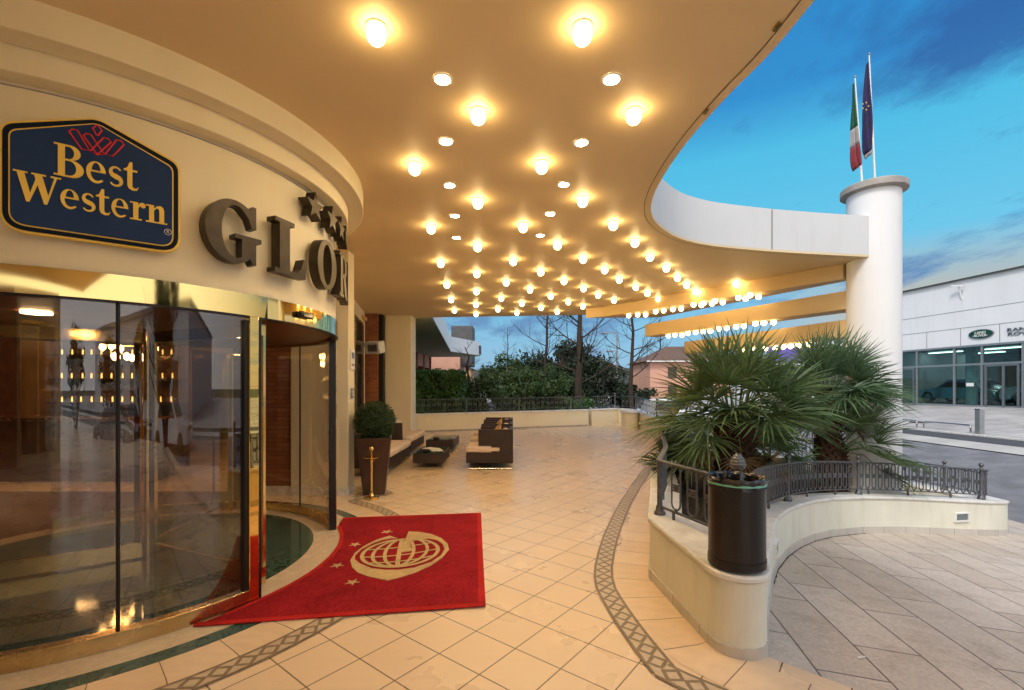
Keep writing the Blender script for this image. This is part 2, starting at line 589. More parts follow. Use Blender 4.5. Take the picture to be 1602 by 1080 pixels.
def mk_perforated():
    m, nt, bs = node_mat('perforated black steel')
    t = nt.nodes.new('ShaderNodeTexCoord')
    mp = nt.nodes.new('ShaderNodeMapping'); mp.inputs['Scale'].default_value = (1, 1, 1)
    nt.links.new(t.outputs['UV'], mp.inputs[0])
    s = nt.nodes.new('ShaderNodeSeparateXYZ'); nt.links.new(mp.outputs[0], s.inputs[0])
    u = math_(nt, 'DIVIDE', s.outputs[0], .0125)
    vv = math_(nt, 'DIVIDE', s.outputs[1], .0108)
    row = math_(nt, 'MULTIPLY', math_(nt, 'MODULO', math_(nt, 'FLOOR', vv), 2), .5)
    fu = math_(nt, 'SUBTRACT', math_(nt, 'FRACT', math_(nt, 'ADD', u, row)), .5)
    fv = math_(nt, 'SUBTRACT', math_(nt, 'FRACT', vv), .5)
    r2 = math_(nt, 'ADD', math_(nt, 'MULTIPLY', fu, fu), math_(nt, 'MULTIPLY', fv, fv))
    hole = math_(nt, 'LESS_THAN', r2, .085)
    nt.links.new(mix(nt, hole, (.012, .011, .011), (.045, .038, .033)), bs.inputs['Base Color'])
    bs.inputs['Roughness'].default_value = .33
    bs.inputs['Metallic'].default_value = .3
    bump(nt, bs, math_(nt, 'SUBTRACT', 1, hole), .8, .003)
    return m


M['tiles'] = mk_tiles()
M['border_tiles'] = mk_strip_tiles('border floor tiles', .33, (.75, .56, .37), (.80, .62, .43))
M['cream_marble'] = mk_marble('cream marble', (.66, .53, .39), (.56, .43, .30), .2, 2)
M['green_marble'] = mk_marble('green marble', (.010, .030, .022), (.06, .12, .09), .07, 3)
M['green_marble2'] = mk_marble('green marble band', (.018, .050, .040), (.06, .12, .10), .25, 3)
M['mosaic'] = mk_mosaic()
M['paving'] = mk_paving()
M['bricks'] = mk_bricks()
M['carpet'] = mk_carpet('red carpet', (.19, .006, .012), (.40, .018, .024))
M['carpet_edge'] = mk_carpet('red carpet edge', (.42, .016, .014), (.55, .030, .026))
M['carpet_gold'] = mk_carpet('beige carpet pile', (.50, .34, .15), (.68, .49, .25))
M['asphalt'] = mk_ground('asphalt', (.14, .14, .145), (.24, .24, .25), 1.5, .85, 80)
M['asphalt_dark'] = mk_ground('dark asphalt', (.055, .055, .06), (.085, .085, .09), 2, .85, 80)
M['earth'] = mk_ground('ground', (.05, .07, .025), (.10, .10, .05), .3, .95, 12)
M['hill'] = mk_ground('wooded hill', (.035, .045, .035), (.09, .085, .075), .06, .95, .9)
M['plaza'] = mk_plaza()
M['kerb'] = mk_strip_tiles('kerb stones', .8, (.50, .47, .42), (.60, .57, .52))
M['plinth'] = mk_strip_tiles('plinth stones', .42, (.50, .47, .42), (.58, .55, .50))
M['perf'] = mk_perforated()


# ------------------------------------------------------------------ terrain heights
def lerp_tab(x, xs, ys):
    if x <= xs[0]:
        return ys[0]
    for i in range(len(xs) - 1):
        if x <= xs[i + 1]:
            t = (x - xs[i]) / (xs[i + 1] - xs[i])
            return ys[i] + (ys[i + 1] - ys[i]) * t
    return ys[-1]


def sst(a, b, x):
    t = max(0, min(1, (x - a) / (b - a)))
    return t * t * (3 - 2 * t)


def zt(x, y):                       # terrace floor: level, then rising gently to the back
    return .04 * max(0, y - 7)


def zp(x, y):                       # drive, road and plaza to the right
    m = lerp_tab(x, [1.24, 8.5, 9.3, 14, 24.5, 45], [0, -.545, -.545, -.10, .59, .7])
    return m - .04 * max(0, min(5.2, y - 2.75)) * max(0, min(1, (x - 1.2) / .9)) * (1 - sst(9.5, 14, x))


def gz(x, y):
    far = .2 + .35 * sst(18, 60, y)
    w = sst(4.5, 8.0, x) if y > 11 else 1
    w2 = sst(9, 12, y)
    w = 1 - (1 - sst(4.5, 8.0, x)) * w2
    return zp(x, y) * w + far * (1 - w)


def sheet(name, xs, ys, zf, m, k='structure', uvs=1.0):
    mb = MB()
    vs = [(x, y, zf(x, y)) for y in ys for x in xs]
    n = len(xs)
    fs, us = [], []
    for j in range(len(ys) - 1):
        for i in range(n - 1):
            fs.append((j * n + i, j * n + i + 1, (j + 1) * n + i + 1, (j + 1) * n + i))
            us.append([(ys[j], xs[i]), (ys[j], xs[i + 1]), (ys[j + 1], xs[i + 1]), (ys[j + 1], xs[i])])
    mb.add(vs, fs, us)
    return kind(mb.build(name, m, recalc=False, smooth=60), k)


def frange(a, b, s):
    out = []
    x = a
    while x < b - 1e-6:
        out.append(x); x += s
    return out + [b]


gx = [-400, -200, -100, -60, -30] + frange(-20, 50, 1.0) + [70, 110, 200, 400]
gy = [-200, -80, -40, -20] + frange(-10, 70, 1.0) + [90, 130, 200, 320, 500]
sheet('ground', gx, gy, lambda x, y: gz(x, y) - .10, M['earth'])
sheet('parking_paving', frange(-1.5, 8.9, .4), frange(-30.2, 10.6, .4), lambda x, y: zp(x, y) - .008, M['paving'])
sheet('road', frange(8.6, 13.3, .47), frange(-60, 60, 1.0), lambda x, y: zp(x, y) + (-.03 if x < 8.95 else .004), M['asphalt'])
sheet('pavement', [13.3, 13.75, 14.2], frange(-60, 60, 1.0), lambda x, y: zp(x, y) + .03, M['kerb'])
sheet('cycle_lane', [14.2, 14.8, 15.4], frange(-60, 60, 1.0), lambda x, y: zp(x, y) + .006, M['asphalt_dark'])
kb = MB()
for y in frange(-12, 59, 1.0):
    a, b = (15.4, y, zp(15.4, y)), (15.4, y + .99, zp(15.4, y + 1))
    kb.bar((15.47, y, zp(15.4, y) + .0), (15.47, y + .99, zp(15.4, y + 1) + .0), .14, .12)
kind(kb.build('kerb', M['coping'], bevel=.01), 'structure')
sheet('plaza', frange(15.54, 40.5, 1.0), frange(-60, 60, 1.0), lambda x, y: zp(x, y) + .05, M['plaza'])
# the street behind the terrace
sheet('street', frange(-30, 30, 2), [26, 29, 32, 36, 42], lambda x, y: gz(x, y) + .03, M['asphalt'])

# terrace floor: one sheet with a fold where it begins to rise
TF = MB()
low = [(-12, -30), (8.4, -30), (8.4, -4.09), (1.83, 2.435), (1.5, 2.76), (1.45, 3.87), (2.35, 7), (-12, 7)]
up = [(-12, 7), (2.35, 7), (3.1, 8.9), (3.75, 10.4), (3.95, 12.8), (4.2, 15.3), (3.7, 15.95), (2.6, 15.55), (-3.0, 13.75), (-12, 13.7)]
TF.add([(x, y, 0) for x, y in low], [tuple(range(len(low)))])
TF.add([(x, y, zt(x, y)) for x, y in up], [tuple(range(len(up)))])
kind(TF.build('terrace_floor', M['tiles'], smooth=0), 'structure')

# ------------------------------------------------------------------ floor bands round the drum and along the planter
DC = (-3.6, 4.26)
mb = MB().arc(DC, 1.87, 2.08, -150, 112, .001, .005, 80)
kind(mb.build('cream_floor_ring', M['cream_marble'], recalc=False), 'structure')
mb = MB().arc(DC, 2.08, 2.21, -150, 112, .001, .005, 80)
kind(mb.build('green_floor_ring', M['green_marble2'], recalc=False), 'structure')
mb = MB().arc(DC, 2.21, 2.50, -150, 71, .001, .005, 80)
kind(mb.build('tile_floor_ring', M['border_tiles'], recalc=False), 'structure')


def ribbon(mb, pts, w, zf, up=.004, side=0, unit=True):
    pts = [Vector((p[0], p[1], 0)) for p in pts]
    fine = [pts[0]]
    for a, b in zip(pts, pts[1:]):
        k = max(1, int((b - a).length / .25))
        fine += [a.lerp(b, (i + 1) / k) for i in range(k)]
    L, Rr, U, u = [], [], [], 0
    for i, p in enumerate(fine):
        t = (fine[min(i + 1, len(fine) - 1)] - fine[max(i - 1, 0)]).normalized()
        n = Vector((-t.y, t.x, 0))
        if i:
            u += (p - fine[i - 1]).length
        a, b = p + n * (side + w / 2), p + n * (side - w / 2)
        L.append((a.x, a.y, zf(a.x, a.y) + up)); Rr.append((b.x, b.y, zf(b.x, b.y) + up)); U.append(u)
    k = len(fine)
    vv = 1.0 if unit else w
    fs = [(i, k + i, k + i + 1, i + 1) for i in range(k - 1)]
    us = [[(U[i], vv), (U[i], 0), (U[i + 1], 0), (U[i + 1], vv)] for i in range(k - 1)]
    return mb.add(L + Rr, fs, us)


def smooth_path(pts, it=2):
    for _ in range(it):
        o = [pts[0]]
        for a, b in zip(pts, pts[1:]):
            o.append(tuple(a[k] * .75 + b[k] * .25 for k in range(len(a))))
            o.append(tuple(a[k] * .25 + b[k] * .75 for k in range(len(a))))
        pts = o + [pts[-1]]
    return pts


mos = MB()
ring = [(DC[0] + 2.58 * math.cos(R(a)), DC[1] + 2.58 * math.sin(R(a))) for a in range(-120, 56, 4)]
ribbon(mos, ring + [(-2.25, 6.50), (-1.87, 6.98), (-2.3, 7.4)], .16, zt, .007)
kind(mos.build('mosaic_ring', M['mosaic'], recalc=False, smooth=0), 'structure')
mp_ = smooth_path([(3.3, 10.2), (2.75, 9.1), (1.75, 6.86), (1.13, 5.17), (.84, 4.22), (.745, 3.75), (.755, 3.40), (.80, 2.95), (.86, 2.58)], 1)
mos = ribbon(MB(), mp_, .165, zt, .007)
ribbon(mos, [(.845, 2.60), (.93, 2.51), (1.3, 2.17), (4.4, -.78), (7.4, -3.6)], .165, zt, .0075)
kind(mos.build('mosaic_band', M['mosaic'], recalc=False, smooth=0), 'structure')
bt = MB()
bp = [(3.72, 10.2), (3.05, 9.0), (2.0, 6.75), (1.42, 5.05), (1.08, 4.1), (.99, 3.75), (1.0, 3.40), (1.05, 2.97), (1.14, 2.68), (1.5, 2.36), (4.6, -.58), (7.6, -3.4)]
ribbon(bt, smooth_path(bp, 1), .34, zt, .003, unit=False)
kind(bt.build('border_floor_tiles', M['border_tiles'], recalc=False, smooth=0), 'structure')

# ------------------------------------------------------------------ planter
zR = lambda p: -.075 * (p[0] - 1.24) - .04 * (p[1] - 2.75)
right = [(1.74, 3.15), (2.01, 3.6), (2.31, 4.09), (2.59, 4.51), (2.97, 4.98), (3.36, 5.39), (3.81, 5.79), (4.23, 6.08), (4.92, 6.43), (5.53, 6.62), (6.06, 6.72), (6.56, 6.79), (7.05, 6.87)]
pairs = []                           # (outer, inner, base height) all the way round, clockwise from the tip
tipc = (1.40, 2.87)
tip_in = (1.62, 3.72)
for a in (180, 205, 230, 255, 280, 305, 330):
    pairs.append(((tipc[0] + .168 * math.cos(R(a)), tipc[1] + .168 * math.sin(R(a))), tip_in, -.02))
for i, p in enumerate(right):
    a = right[max(i - 1, 0)]; b = right[min(i + 1, len(right) - 1)]
    t = Vector((b[0] - a[0], b[1] - a[1])).normalized()
    n = Vector((-t.y, t.x)) * .28
    q = (p[0] + n.x, p[1] + n.y) if i > 1 else (tip_in[0] + .1 * i, tip_in[1] + .08 * i)
    pairs.append((p, q, zR(p)))
pairs += [((7.5, 7.0), (7.2, 7.27), -.64), ((7.78, 7.22), (7.3, 7.4), -.68), ((7.80, 7.50), (7.35, 7.55), -.68),
          ((7.62, 7.85), (7.28, 7.75), -.66), ((7.1, 8.7), (6.85, 8.5), -.60), ((6.2, 9.8), (6.05, 9.55), -.45),
          ((5.0, 10.3), (4.95, 10.0), -.25), ((4.0, 10.2), (4.1, 9.9), -.05), ((3.35, 9.6), (3.6, 9.4), .06), ((2.85, 8.7), (3.1, 8.55), .05),
          ((2.28, 7.3), (2.55, 7.2), .01), ((1.85, 6.1), (2.12, 6.0), 0), ((1.50, 4.95), (1.78, 4.85), 0), ((1.16, 3.87), (1.46, 3.95), 0),
          ((1.20, 3.35), (1.58, 3.78), -.01)]
NP = len(pairs)
HT = .51


def ring_strip(mb, off0, off1, zb0, zb1, inner=False, outer_only=True):
    pass


def offs(i, d):
    a, b = Vector(pairs[i - 1][0]), Vector(pairs[(i + 1) % NP][0])
    t = (b - a).normalized()
    n = Vector((t.y, -t.x))
    p = Vector(pairs[i][0])
    return p + n * d


def skirt(d, h0, h1, m, name, parent, top_in=None, bev=0):
    """closed strip round the planter: outside offset d, between heights h0 and h1, closing inwards to the inner line"""
    mb = MB()
    vs, fs, us = [], [], []
    U = 0
    for i in range(NP):
        o = offs(i, d); q = Vector(pairs[i][1]); zb = pairs[i][2]
        if top_in is not None:
            q = offs(i, top_in)
        vs += [(o.x, o.y, zb + h0), (o.x, o.y, zb + h1), (q.x, q.y, zb + h1), (q.x, q.y, zb + h0)]
    for i in range(NP):
        j = (i + 1) % NP
        U2 = U + (Vector(pairs[j][0]) - Vector(pairs[i][0])).length
        for k in range(4):
            k2 = (k + 1) % 4
            fs.append((i * 4 + k, i * 4 + k2, j * 4 + k2, j * 4 + k))
            us.append([(U, 0), (U, .3), (U2, .3), (U2, 0)])
        U = U2
    mb.add(vs, fs, us)
    return mb.build(name, m, parent, smooth=40, bevel=bev)


PL = thing('planter', 'long curved cream planter wall with stone coping holding the palms', 'planter', (1.4, 2.87, 0))
skirt(0, -.25, HT - .045, M['planter'], 'wall', PL)
skirt(.018, HT - .042, HT, M['coping'], 'coping', PL, bev=.012)
skirt(.012, -.25, .085, M['plinth'], 'plinth', PL, top_in=-.02)
mb = MB()
cen = (4.2, 7.4)
sv = [(*pairs[i][1], pairs[i][2] + HT - .17) for i in range(NP)] + [(cen[0], cen[1], .10)]
mb.add(sv, [(i, (i + 1) % NP, NP) for i in range(NP)])
kind(mb.build('soil', M['soil'], recalc=False), 'structure')
gb = MB()
for _ in range(900):
    i = random.randrange(7, NP - 2); t = random.random() * .75
    a = Vector((*pairs[i][1], pairs[i][2] + HT - .17)); b = Vector((*pairs[(i + 1) % NP][1], pairs[(i + 1) % NP][2] + HT - .17))
    p = a.lerp(b, random.random()).lerp(Vector((cen[0], cen[1], .1)), .03 + t * .5)
    a = random.random() * 6.28; h = .04 + random.random() * .09
    d = Vector((math.cos(a), math.sin(a), 0)) * .006
    tip = p + Vector((random.uniform(-.03, .03), random.uniform(-.03, .03), h))
    gb.add([p - d, p + d, tip], [(0, 1, 2)])
kind(tag(gb.build('grass', M['grass'], recalc=False, smooth=0), 'short green grass growing on the planter soil', 'grass'), 'stuff')

# moss and grit in the joint between planter and paving
mo = MB()
for i in range(9, 15):
    a, b = offs(i, .012), offs(i + 1, .012)
    k = 14
    for j in range(k):
        p, q = a.lerp(b, j / k), a.lerp(b, (j + 1.35) / k)
        t = (b - a).normalized(); n_ = Vector((t.y, -t.x))
        w_ = random.uniform(.004, .014)
        pts = [p, q, q + n_ * w_ * random.uniform(.2, 1), p + n_ * w_]
        mo.add([(v.x, v.y, zp(v.x, v.y) - .0035 + .00012 * (j % 3)) for v in pts], [(0, 3, 2, 1)])
kind(tag(mo.build('moss', M['soil'], recalc=False, smooth=0), 'dark moss and grit in the joint along the planter foot', 'moss'), 'stuff')
cg = MB(); cg.tube([(2.135, 2.845, zp(2.13, 2.84) + .002), (2.195, 2.865, zp(2.19, 2.86) + .002)], .0055, 8)
tag(cg.build('cigarette_butt', M['paper']), 'tiny white cigarette butt lying on the grey stone paving', 'litter')

# wall lights let into the planter wall


def wall_light(idx_t, h, label):
    i, t = idx_t
    a, b = Vector(pairs[i][0]), Vector(pairs[i + 1][0])
    p = a.lerp(b, t); tt = (b - a).normalized().to_3d(); n = Vector((tt.y, -tt.x, 0))
    z = pairs[i][2] * (1 - t) + pairs[i + 1][2] * t + h
    o = thing('wall_light', label, 'wall light', (p.x, p.y, z), 'lights in the planter wall')
    Mx = Matrix(((tt.x, n.x, 0), (tt.y, n.y, 0), (0, 0, 1)))
    f = MB()
    for cx, cz, sx, sz in ((0, .058, .25, .02), (0, -.058, .25, .02), (.115, 0, .02, .096), (-.115, 0, .02, .096)):
        c = Vector((p.x, p.y, z)) + tt * cx + Vector((0, 0, cz)) + n * .012
        f.box(c, (sx, .03, sz), M=Mx)
    f.build('frame', M['signwhite'], o, smooth=0)
    g = MB().box(Vector((p.x, p.y, z)) + n * .004, (.21, .012, .096), M=Mx)
    for cz in (-.02, .012):
        g.box(Vector((p.x, p.y, z + cz)) + n * .014, (.21, .01, .008), M=Mx)
    g.build('lens', M['lamp_glass'], o, smooth=0)


wall_light((9, .55), .25, 'small recessed wall light on the curved part of the planter wall near the bin')
wall_light((18, .15), .26, 'rectangular recessed wall light near the far right end of the planter wall')


# ------------------------------------------------------------------ railings
def path_eval(pts):
    L = [0]
    for a, b in zip(pts, pts[1:]):
        L.append(L[-1] + (Vector(b) - Vector(a)).length)

    def f(s):
        s = max(0, min(L[-1], s))
        for i in range(len(pts) - 1):
            if s <= L[i + 1] or i == len(pts) - 2:
                t = (s - L[i]) / max(1e-9, L[i + 1] - L[i])
                return Vector(pts[i]).lerp(Vector(pts[i + 1]), t), (Vector(pts[i + 1]) - Vector(pts[i])).normalized()
    return f, L[-1]


def loop_mb(p, t, z0, z1, w, r=.008, ns=6):
    """one elongated iron loop with a rosette in the middle"""
    mb = MB()
    tt = Vector((t.x, t.y, 0)).normalized()
    pts = []
    rr = w / 2
    for k in range(9):
        a = math.pi * k / 8
        pts.append(p + tt * (rr * math.cos(a)) + Vector((0, 0, z1 - rr + rr * math.sin(a))))
    for k in range(9):
        a = math.pi + math.pi * k / 8
        pts.append(p + tt * (rr * math.cos(a)) + Vector((0, 0, z0 + rr + rr * math.sin(a))))
    mb.tube(pts, r, ns, closed=True)
    zc = (z0 + z1) / 2
    for dz in (-.022, 0, .022):
        c = p + Vector((0, 0, zc + dz))
        mb.box(c, (w * .72, .014, .014), M=Matrix(((tt.x, -tt.y, 0), (tt.y, tt.x, 0), (0, 0, 1))))
    for dx, dz in ((-.014, .012), (.014, .012), (-.014, -.012), (.014, -.012)):
        c = p + tt * dx + Vector((0, 0, zc + dz))
        mb.lathe([(.002, -.01), (.011, -.006), (.011, .006), (.002, .01)], c, 6)
    mb.lathe([(.004, -.016), (.013, -.008), (.013, .008), (.004, .016)], p + Vector((0, 0, z0 - .004)), 8)
    return mb


def post_mb(p, h, fin='ball', r=.022):
    mb = MB()
    prof = [(.048, 0), (.048, .02), (.035, .035), (.030, .07), (r, .085), (r, h - .05), (r + .008, h - .04), (r + .008, h - .02), (.016, h)]
    if fin == 'ball':
        prof += [(.015, h + .012)] + [(.034 * math.sin(a), h + .042 - .034 * math.cos(a)) for a in [.5, .9, 1.3, 1.7, 2.1, 2.5, 2.9]]
    elif fin == 'cone':
        prof += [(.042, h + .005), (.046, h + .02), (.024, h + .03), (.024, h + .042), (.044, h + .055), (.050, h + .07)]
        for k in range(9):
            a = k / 8
            prof.append((.052 * math.cos(a * 1.45) ** .7 + (.004 if k % 2 else 0), h + .075 + .085 * a))
    mb.lathe(prof, p, 14)
    return mb


def railing(name, label, path, posts, hgt, spacing, zlow=.07, loop_w=.075, group=None, wide=.05, first=.08, lowbar=True, fins='ball'):
    f, L = path_eval(path)
    p0 = Vector(path[0])
    o = thing(name, label, 'railing', p0, group)
    top = MB(); low = MB()
    fine = [f(s)[0] for s in frange(0, L, .12)]

    def sweep(mb, w, h, dz):
        vs, fs = [], []
        for i, p in enumerate(fine):
            t = (fine[min(i + 1, len(fine) - 1)] - fine[max(i - 1, 0)]); t.z = 0; t.normalize()
            n = Vector((-t.y, t.x, 0))
            c = p + Vector((0, 0, dz))
            vs += [c + n * w / 2 - Vector((0, 0, h / 2)), c + n * w / 2 + Vector((0, 0, h / 2)), c - n * w / 2 + Vector((0, 0, h / 2)), c - n * w / 2 - Vector((0, 0, h / 2))]
        for i in range(len(fine) - 1):
            for k in range(4):
                fs.append((i * 4 + k, i * 4 + (k + 1) % 4, i * 4 + 4 + (k + 1) % 4, i * 4 + 4 + k))
        fs += [(0, 1, 2, 3), tuple(len(vs) - 4 + k for k in (3, 2, 1, 0))]
        mb.add(vs, fs)
    sweep(top, wide, .018, hgt)
    sweep(low, .028, .012, zlow)
    top.build('handrail', M['iron'], o, bevel=.004)
    low.build('bottom_rail', M['iron'], o)
    s = .55
    while s < L:
        p, t = f(s)
        MB().box(p + Vector((0, 0, zlow / 2)), (.02, .02, zlow)).build('foot', M['iron'], o, smooth=0); s += .75
    s = first
    n = 0
    posts_s = [a for a, _ in posts]
    rest = MB()
    while s < L - .05:
        if all(abs(s - a) > .06 for a in posts_s):
            p, t = f(s)
            lb = loop_mb(p, t, zlow + .02, hgt - .012, loop_w)
            if n < 98:
                lb.build('baluster', M['iron'], o)
            else:
                rest.add(lb.v, lb.f)
            n += 1
        s += spacing
    if rest.v:
        kind(rest.build('balusters', M['iron'], o), 'stuff')
    for a, kd in posts:
        p, t = f(a)
        post_mb(p, hgt + (.03 if kd != 'stub' else .0), kd).build('post', M['iron'], o)
    return o


mid = [((pairs[i][0][0] + pairs[i][1][0]) / 2, (pairs[i][0][1] + pairs[i][1][1]) / 2, pairs[i][2] + HT) for i in range(NP)]
P0 = (1.60, 3.26, .49)
iR = 7
rp = [P0, (1.87, 3.52, .435)] + [mid[k] for k in range(iR + 2, iR + len(right))] + [mid[iR + len(right)], mid[iR + len(right) + 1]]
rp = smooth_path(rp, 1)
fR, LR = path_eval(rp)


def s_at_ratio(f, L, ratio):
    best = min(range(0, int(L * 100)), key=lambda k: abs(f(k / 100)[0].x / f(k / 100)[0].y - ratio))
    return best / 100


sp = [s_at_ratio(fR, LR, r) for r in (.5994, .7528, 1.0195)]
railing('planter_railing', 'grey iron railing curving along the drive side of the planter', rp,
        [(0.0, 'cone')] + [(s, 'ball') for s in sp], .455, .125, group=None, first=.16)
iL = NP - 2
lp = [(1.54, 3.30, .49), (1.27, 3.98, .51)]
railing('planter_railing', 'short iron railing with three wide loops beside the bin', lp, [(.72, 'stub')], .46, .18, loop_w=.10, first=.16)
lp2 = [(1.27, 3.98, .51), mid[NP - 3], mid[NP - 4], mid[NP - 5], mid[NP - 6], mid[NP - 7], mid[NP - 8], mid[NP - 9], mid[NP - 10], mid[NP - 11]]
lp2 = [lp2[0]] + smooth_path(lp2[1:], 1)
fB, LB = path_eval(lp2)
railing('planter_railing', 'dark iron railing running away along the terrace side of the planter behind the palms', lp2,
        [(2.2, 'ball'), (4.6, 'ball'), (6.2, 'ball')], .46, .14, first=.12)
fp = smooth_path([mid[NP - 11], mid[NP - 12], mid[NP - 13], mid[iR + len(right) + 1]], 1)
fF, LF = path_eval(fp)
railing('planter_railing', 'iron railing on the road side at the far right end of the planter', fp,
        [(s_at_ratio(fF, LF, .940), 'ball')], .40, .17, first=.1)

# ------------------------------------------------------------------ hotel building
CZ = 3.65                            # canopy soffit height
HB = thing('hotel_building', 'cream rendered hotel front curving over the glass door beside the terrace', 'building', (-3.6, 4.26, 0))
MB().arc(DC, 1.70, 1.84, -175, 140, 2.296, 3.34, 96).build('curved_wall', M['plaster'], HB)
MB().arc(DC, 1.68, 1.962, -175, 140, 3.325, 3.475, 96).build('cove_moulding', M['plaster'], HB, bevel=.006)
MB().arc(DC, 1.68, 2.116, -175, 140, 3.47, 3.66, 96).build('cove_moulding', M['plaster'], HB, bevel=.006)
MB().arc(DC, 1.839, 1.8445, -150, 100, 3.300, 3.306, 96).build('shadow_joint', M['concrete'], HB)
MB().span(-3.30, -2.44, 6.86, 7.12, 0, 3.65).build('pillar', M['plaster'], HB, smooth=0, bevel=.01)
MB().span(-3.32, -2.425, 6.845, 7.135, 0, .12).build('skirting', M['coping'], HB, smooth=0, bevel=.004)
MB().span(-3.85, -3.30, 6.90, 7.10, 0.0, 3.65).build('brick_wall', M['bricks'], HB, smooth=0)
MB().span(-3.86, -3.31, 6.885, 6.9, 0.0, .13).build('skirting', M['coping'], HB, smooth=0)
w = MB(); w.bar((-3.05, 7.1, 1.85), (-4.10, 12.6, 1.85), .14, 3.7)
w.build('recess_wall', M['plaster'], HB, smooth=0)
w = MB(); w.bar((-3.50, 9.95, 1.75), (-3.79, 11.45, 1.75), .20, 2.9)
w.build('window_frame', M['brass_dull'], HB, smooth=0)
w = MB(); w.bar((-3.515, 10.03, 1.75), (-3.775, 11.37, 1.75), .22, 2.78)
w.build('window', M['pane_dark'], HB, smooth=0)
MB().span(-4.30, -3.72, 12.75, 12.95, .2, 3.7).build('brick_panel', M['bricks'], HB, smooth=0)
MB().span(-3.72, -3.60, 12.85, 13.0, .2, 3.7).build('dark_joint', M['black'], HB, smooth=0)
MB().span(-3.60, -2.84, 13.0, 13.6, .2, 3.66).build('pillar', M['plaster'], HB, smooth=0, bevel=.03)
# the hotel's own side wing behind the viewer, mirrored in the left panes
MB().span(-12, .6, -7.5, -7.1, 0, 3.64).build('side_wing_wall', M['plaster'], HB, smooth=0)
for x0, x1 in ((-9.0, -6.2), (-5.6, -3.4), (-1.9, .2)):
    wn = MB().span(x0, x1, -7.10, -7.03, .25, 2.9).build('window', M['pane_dark'], HB, smooth=0)
    fr = MB()
    for xx in (x0, (x0 + x1) / 2, x1):
        fr.span(xx - .04, xx + .04, -7.08, -6.99, .2, 2.95)
    fr.span(x0, x1, -7.08, -6.992, 2.9, 2.98)
    fr.build('frame', M['brass_dull'], wn, smooth=0)
MB().span(-3.2, -2.1, -7.10, -7.0, .0, 3.6).build('brick_panel', M['bricks'], HB, smooth=0)
# lobby behind the door
lb = MB()
lb.span(-12.2, -12, -3, 12.6, 0, 3.4).span(-12, -4.2, 12.4, 12.6, 0, 3.4).span(-12, -3.9, -3.2, -3, 0, 3.4)
lb.build('lobby_wall', M['dark_wood'], HB, smooth=0)
MB().span(-12, -4.15, 7.05, 7.25, 2.55, 3.4).span(-4.3, -4.0, 7.1, 12.4, 0, 3.4).build('lobby_partition', M['dark_wood'], HB, smooth=0)
MB().span(-4.02, -3.86, -3, 2.36, 0, 3.66).build('front_wall', M['plaster'], HB, smooth=0)
MB().span(-12, -3.9, -3, 12.4, 3.4, 3.5).build('lobby_ceiling', M['lobby_cream'], HB, smooth=0)
pl = MB()
for x0, x1, y, z1 in ((-7.9, -7.3, 10.2, 3.3), (-6.3, -5.7, 11.2, 3.3), (-9.6, -8.8, 9.0, 3.3), (-5.35, -5.0, 9.4, 3.3)):
    pl.span(x0, x1, y, y + .3, 0, z1)
pl.build('lobby_pier', M['lobby_cream'], HB, smooth=0)
kind(MB().span(-12, -3.9, -3, 12.4, -.02, .0035).build('lobby_floor', M['lobby_floor'], smooth=0), 'structure')
for x, y in ((-5.2, 7.9), (-6.8, 9.6), (-6.6, 6.0), (-5.6, 2.0), (-8.6, 7.2), (-9.8, 10.6)):
    MB().lathe([(.02, 3.37), (.22, 3.37), (.22, 3.395), (.02, 3.395)], (x, y, 0), 20).build('ceiling_lamp', M['lobby_lamp'], HB)  # glowing discs added out of view to brighten the lobby
# lobby furniture glimpsed through the glass
bc = thing('bar_counter', 'dark wooden bar counter inside the lobby behind the glass', 'counter', (-7.6, 7.9, 0))
MB().span(-9.2, -6.0, 7.7, 8.2, .01, 1.05).build('body', M['dark_wood'], bc, bevel=.01)
MB().span(-9.3, -5.9, 7.6, 8.3, 1.052, 1.1).build('top', M['brass_dull'], bc, bevel=.01)
sh = thing('bar_shelf', 'lit bottle shelf on the lobby wall behind the bar', 'shelf', (-8.6, 8.9, 0))
b = MB()
for z in (1.3, 1.75, 2.2):
    b.span(-8.75, -6.3, 8.65, 8.95, z, z + .03)
b.span(-8.75, -6.3, 8.96, 9.0, .02, 2.6)
b.build('board', M['dark_wood'], sh, smooth=0)
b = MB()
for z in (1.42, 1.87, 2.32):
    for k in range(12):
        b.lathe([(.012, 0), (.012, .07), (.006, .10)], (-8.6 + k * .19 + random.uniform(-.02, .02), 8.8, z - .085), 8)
kind(b.build('bottles', M['led'], sh), 'stuff')  # bottles glow by themselves: the shelf lighting is put into their material


def chandelier(x, y, z, s, label):
    o = thing('chandelier', label, 'chandelier', (x, y, z), 'lobby chandeliers')
    MB().tube([(x, y, z + .1 * s), (x, y, 3.4)], .012, 6).build('rod', M['brass'], o)
    g = MB()
    for k in range(12):
        a = 2 * math.pi * k / 12
        rr = .22 * s if k % 2 else .13 * s
        c = (x + rr * math.cos(a), y + rr * math.sin(a), z + (.06 * s if k % 2 else -.04 * s))
        g.lathe([(.004, -.04 * s), (.026 * s, -.015 * s), (.026 * s, .02 * s), (.004, .045 * s)], c, 8)
    g.build('crystal', M['chand'], o)
    fr = MB()
    fr.tube([(x + .24 * s * math.cos(a / 8 * math.pi), y + .24 * s * math.sin(a / 8 * math.pi), z + .1 * s) for a in range(16)], .012, 6, closed=True)
    fr.build('hoop', M['brass'], o)


chandelier(-6.15, 7.4, 2.15, 1.5, 'round glowing chandelier hanging in the lobby left of the door mullion')
chandelier(-4.75, 8.6, 2.55, 1.2, 'flat sparkling chandelier hanging high in the lobby right of the door mullion')

# ------------------------------------------------------------------ revolving door
RD = thing('revolving_door', 'round revolving door of smoked glass with polished brass header and posts', 'door', (DC[0], DC[1], 0))


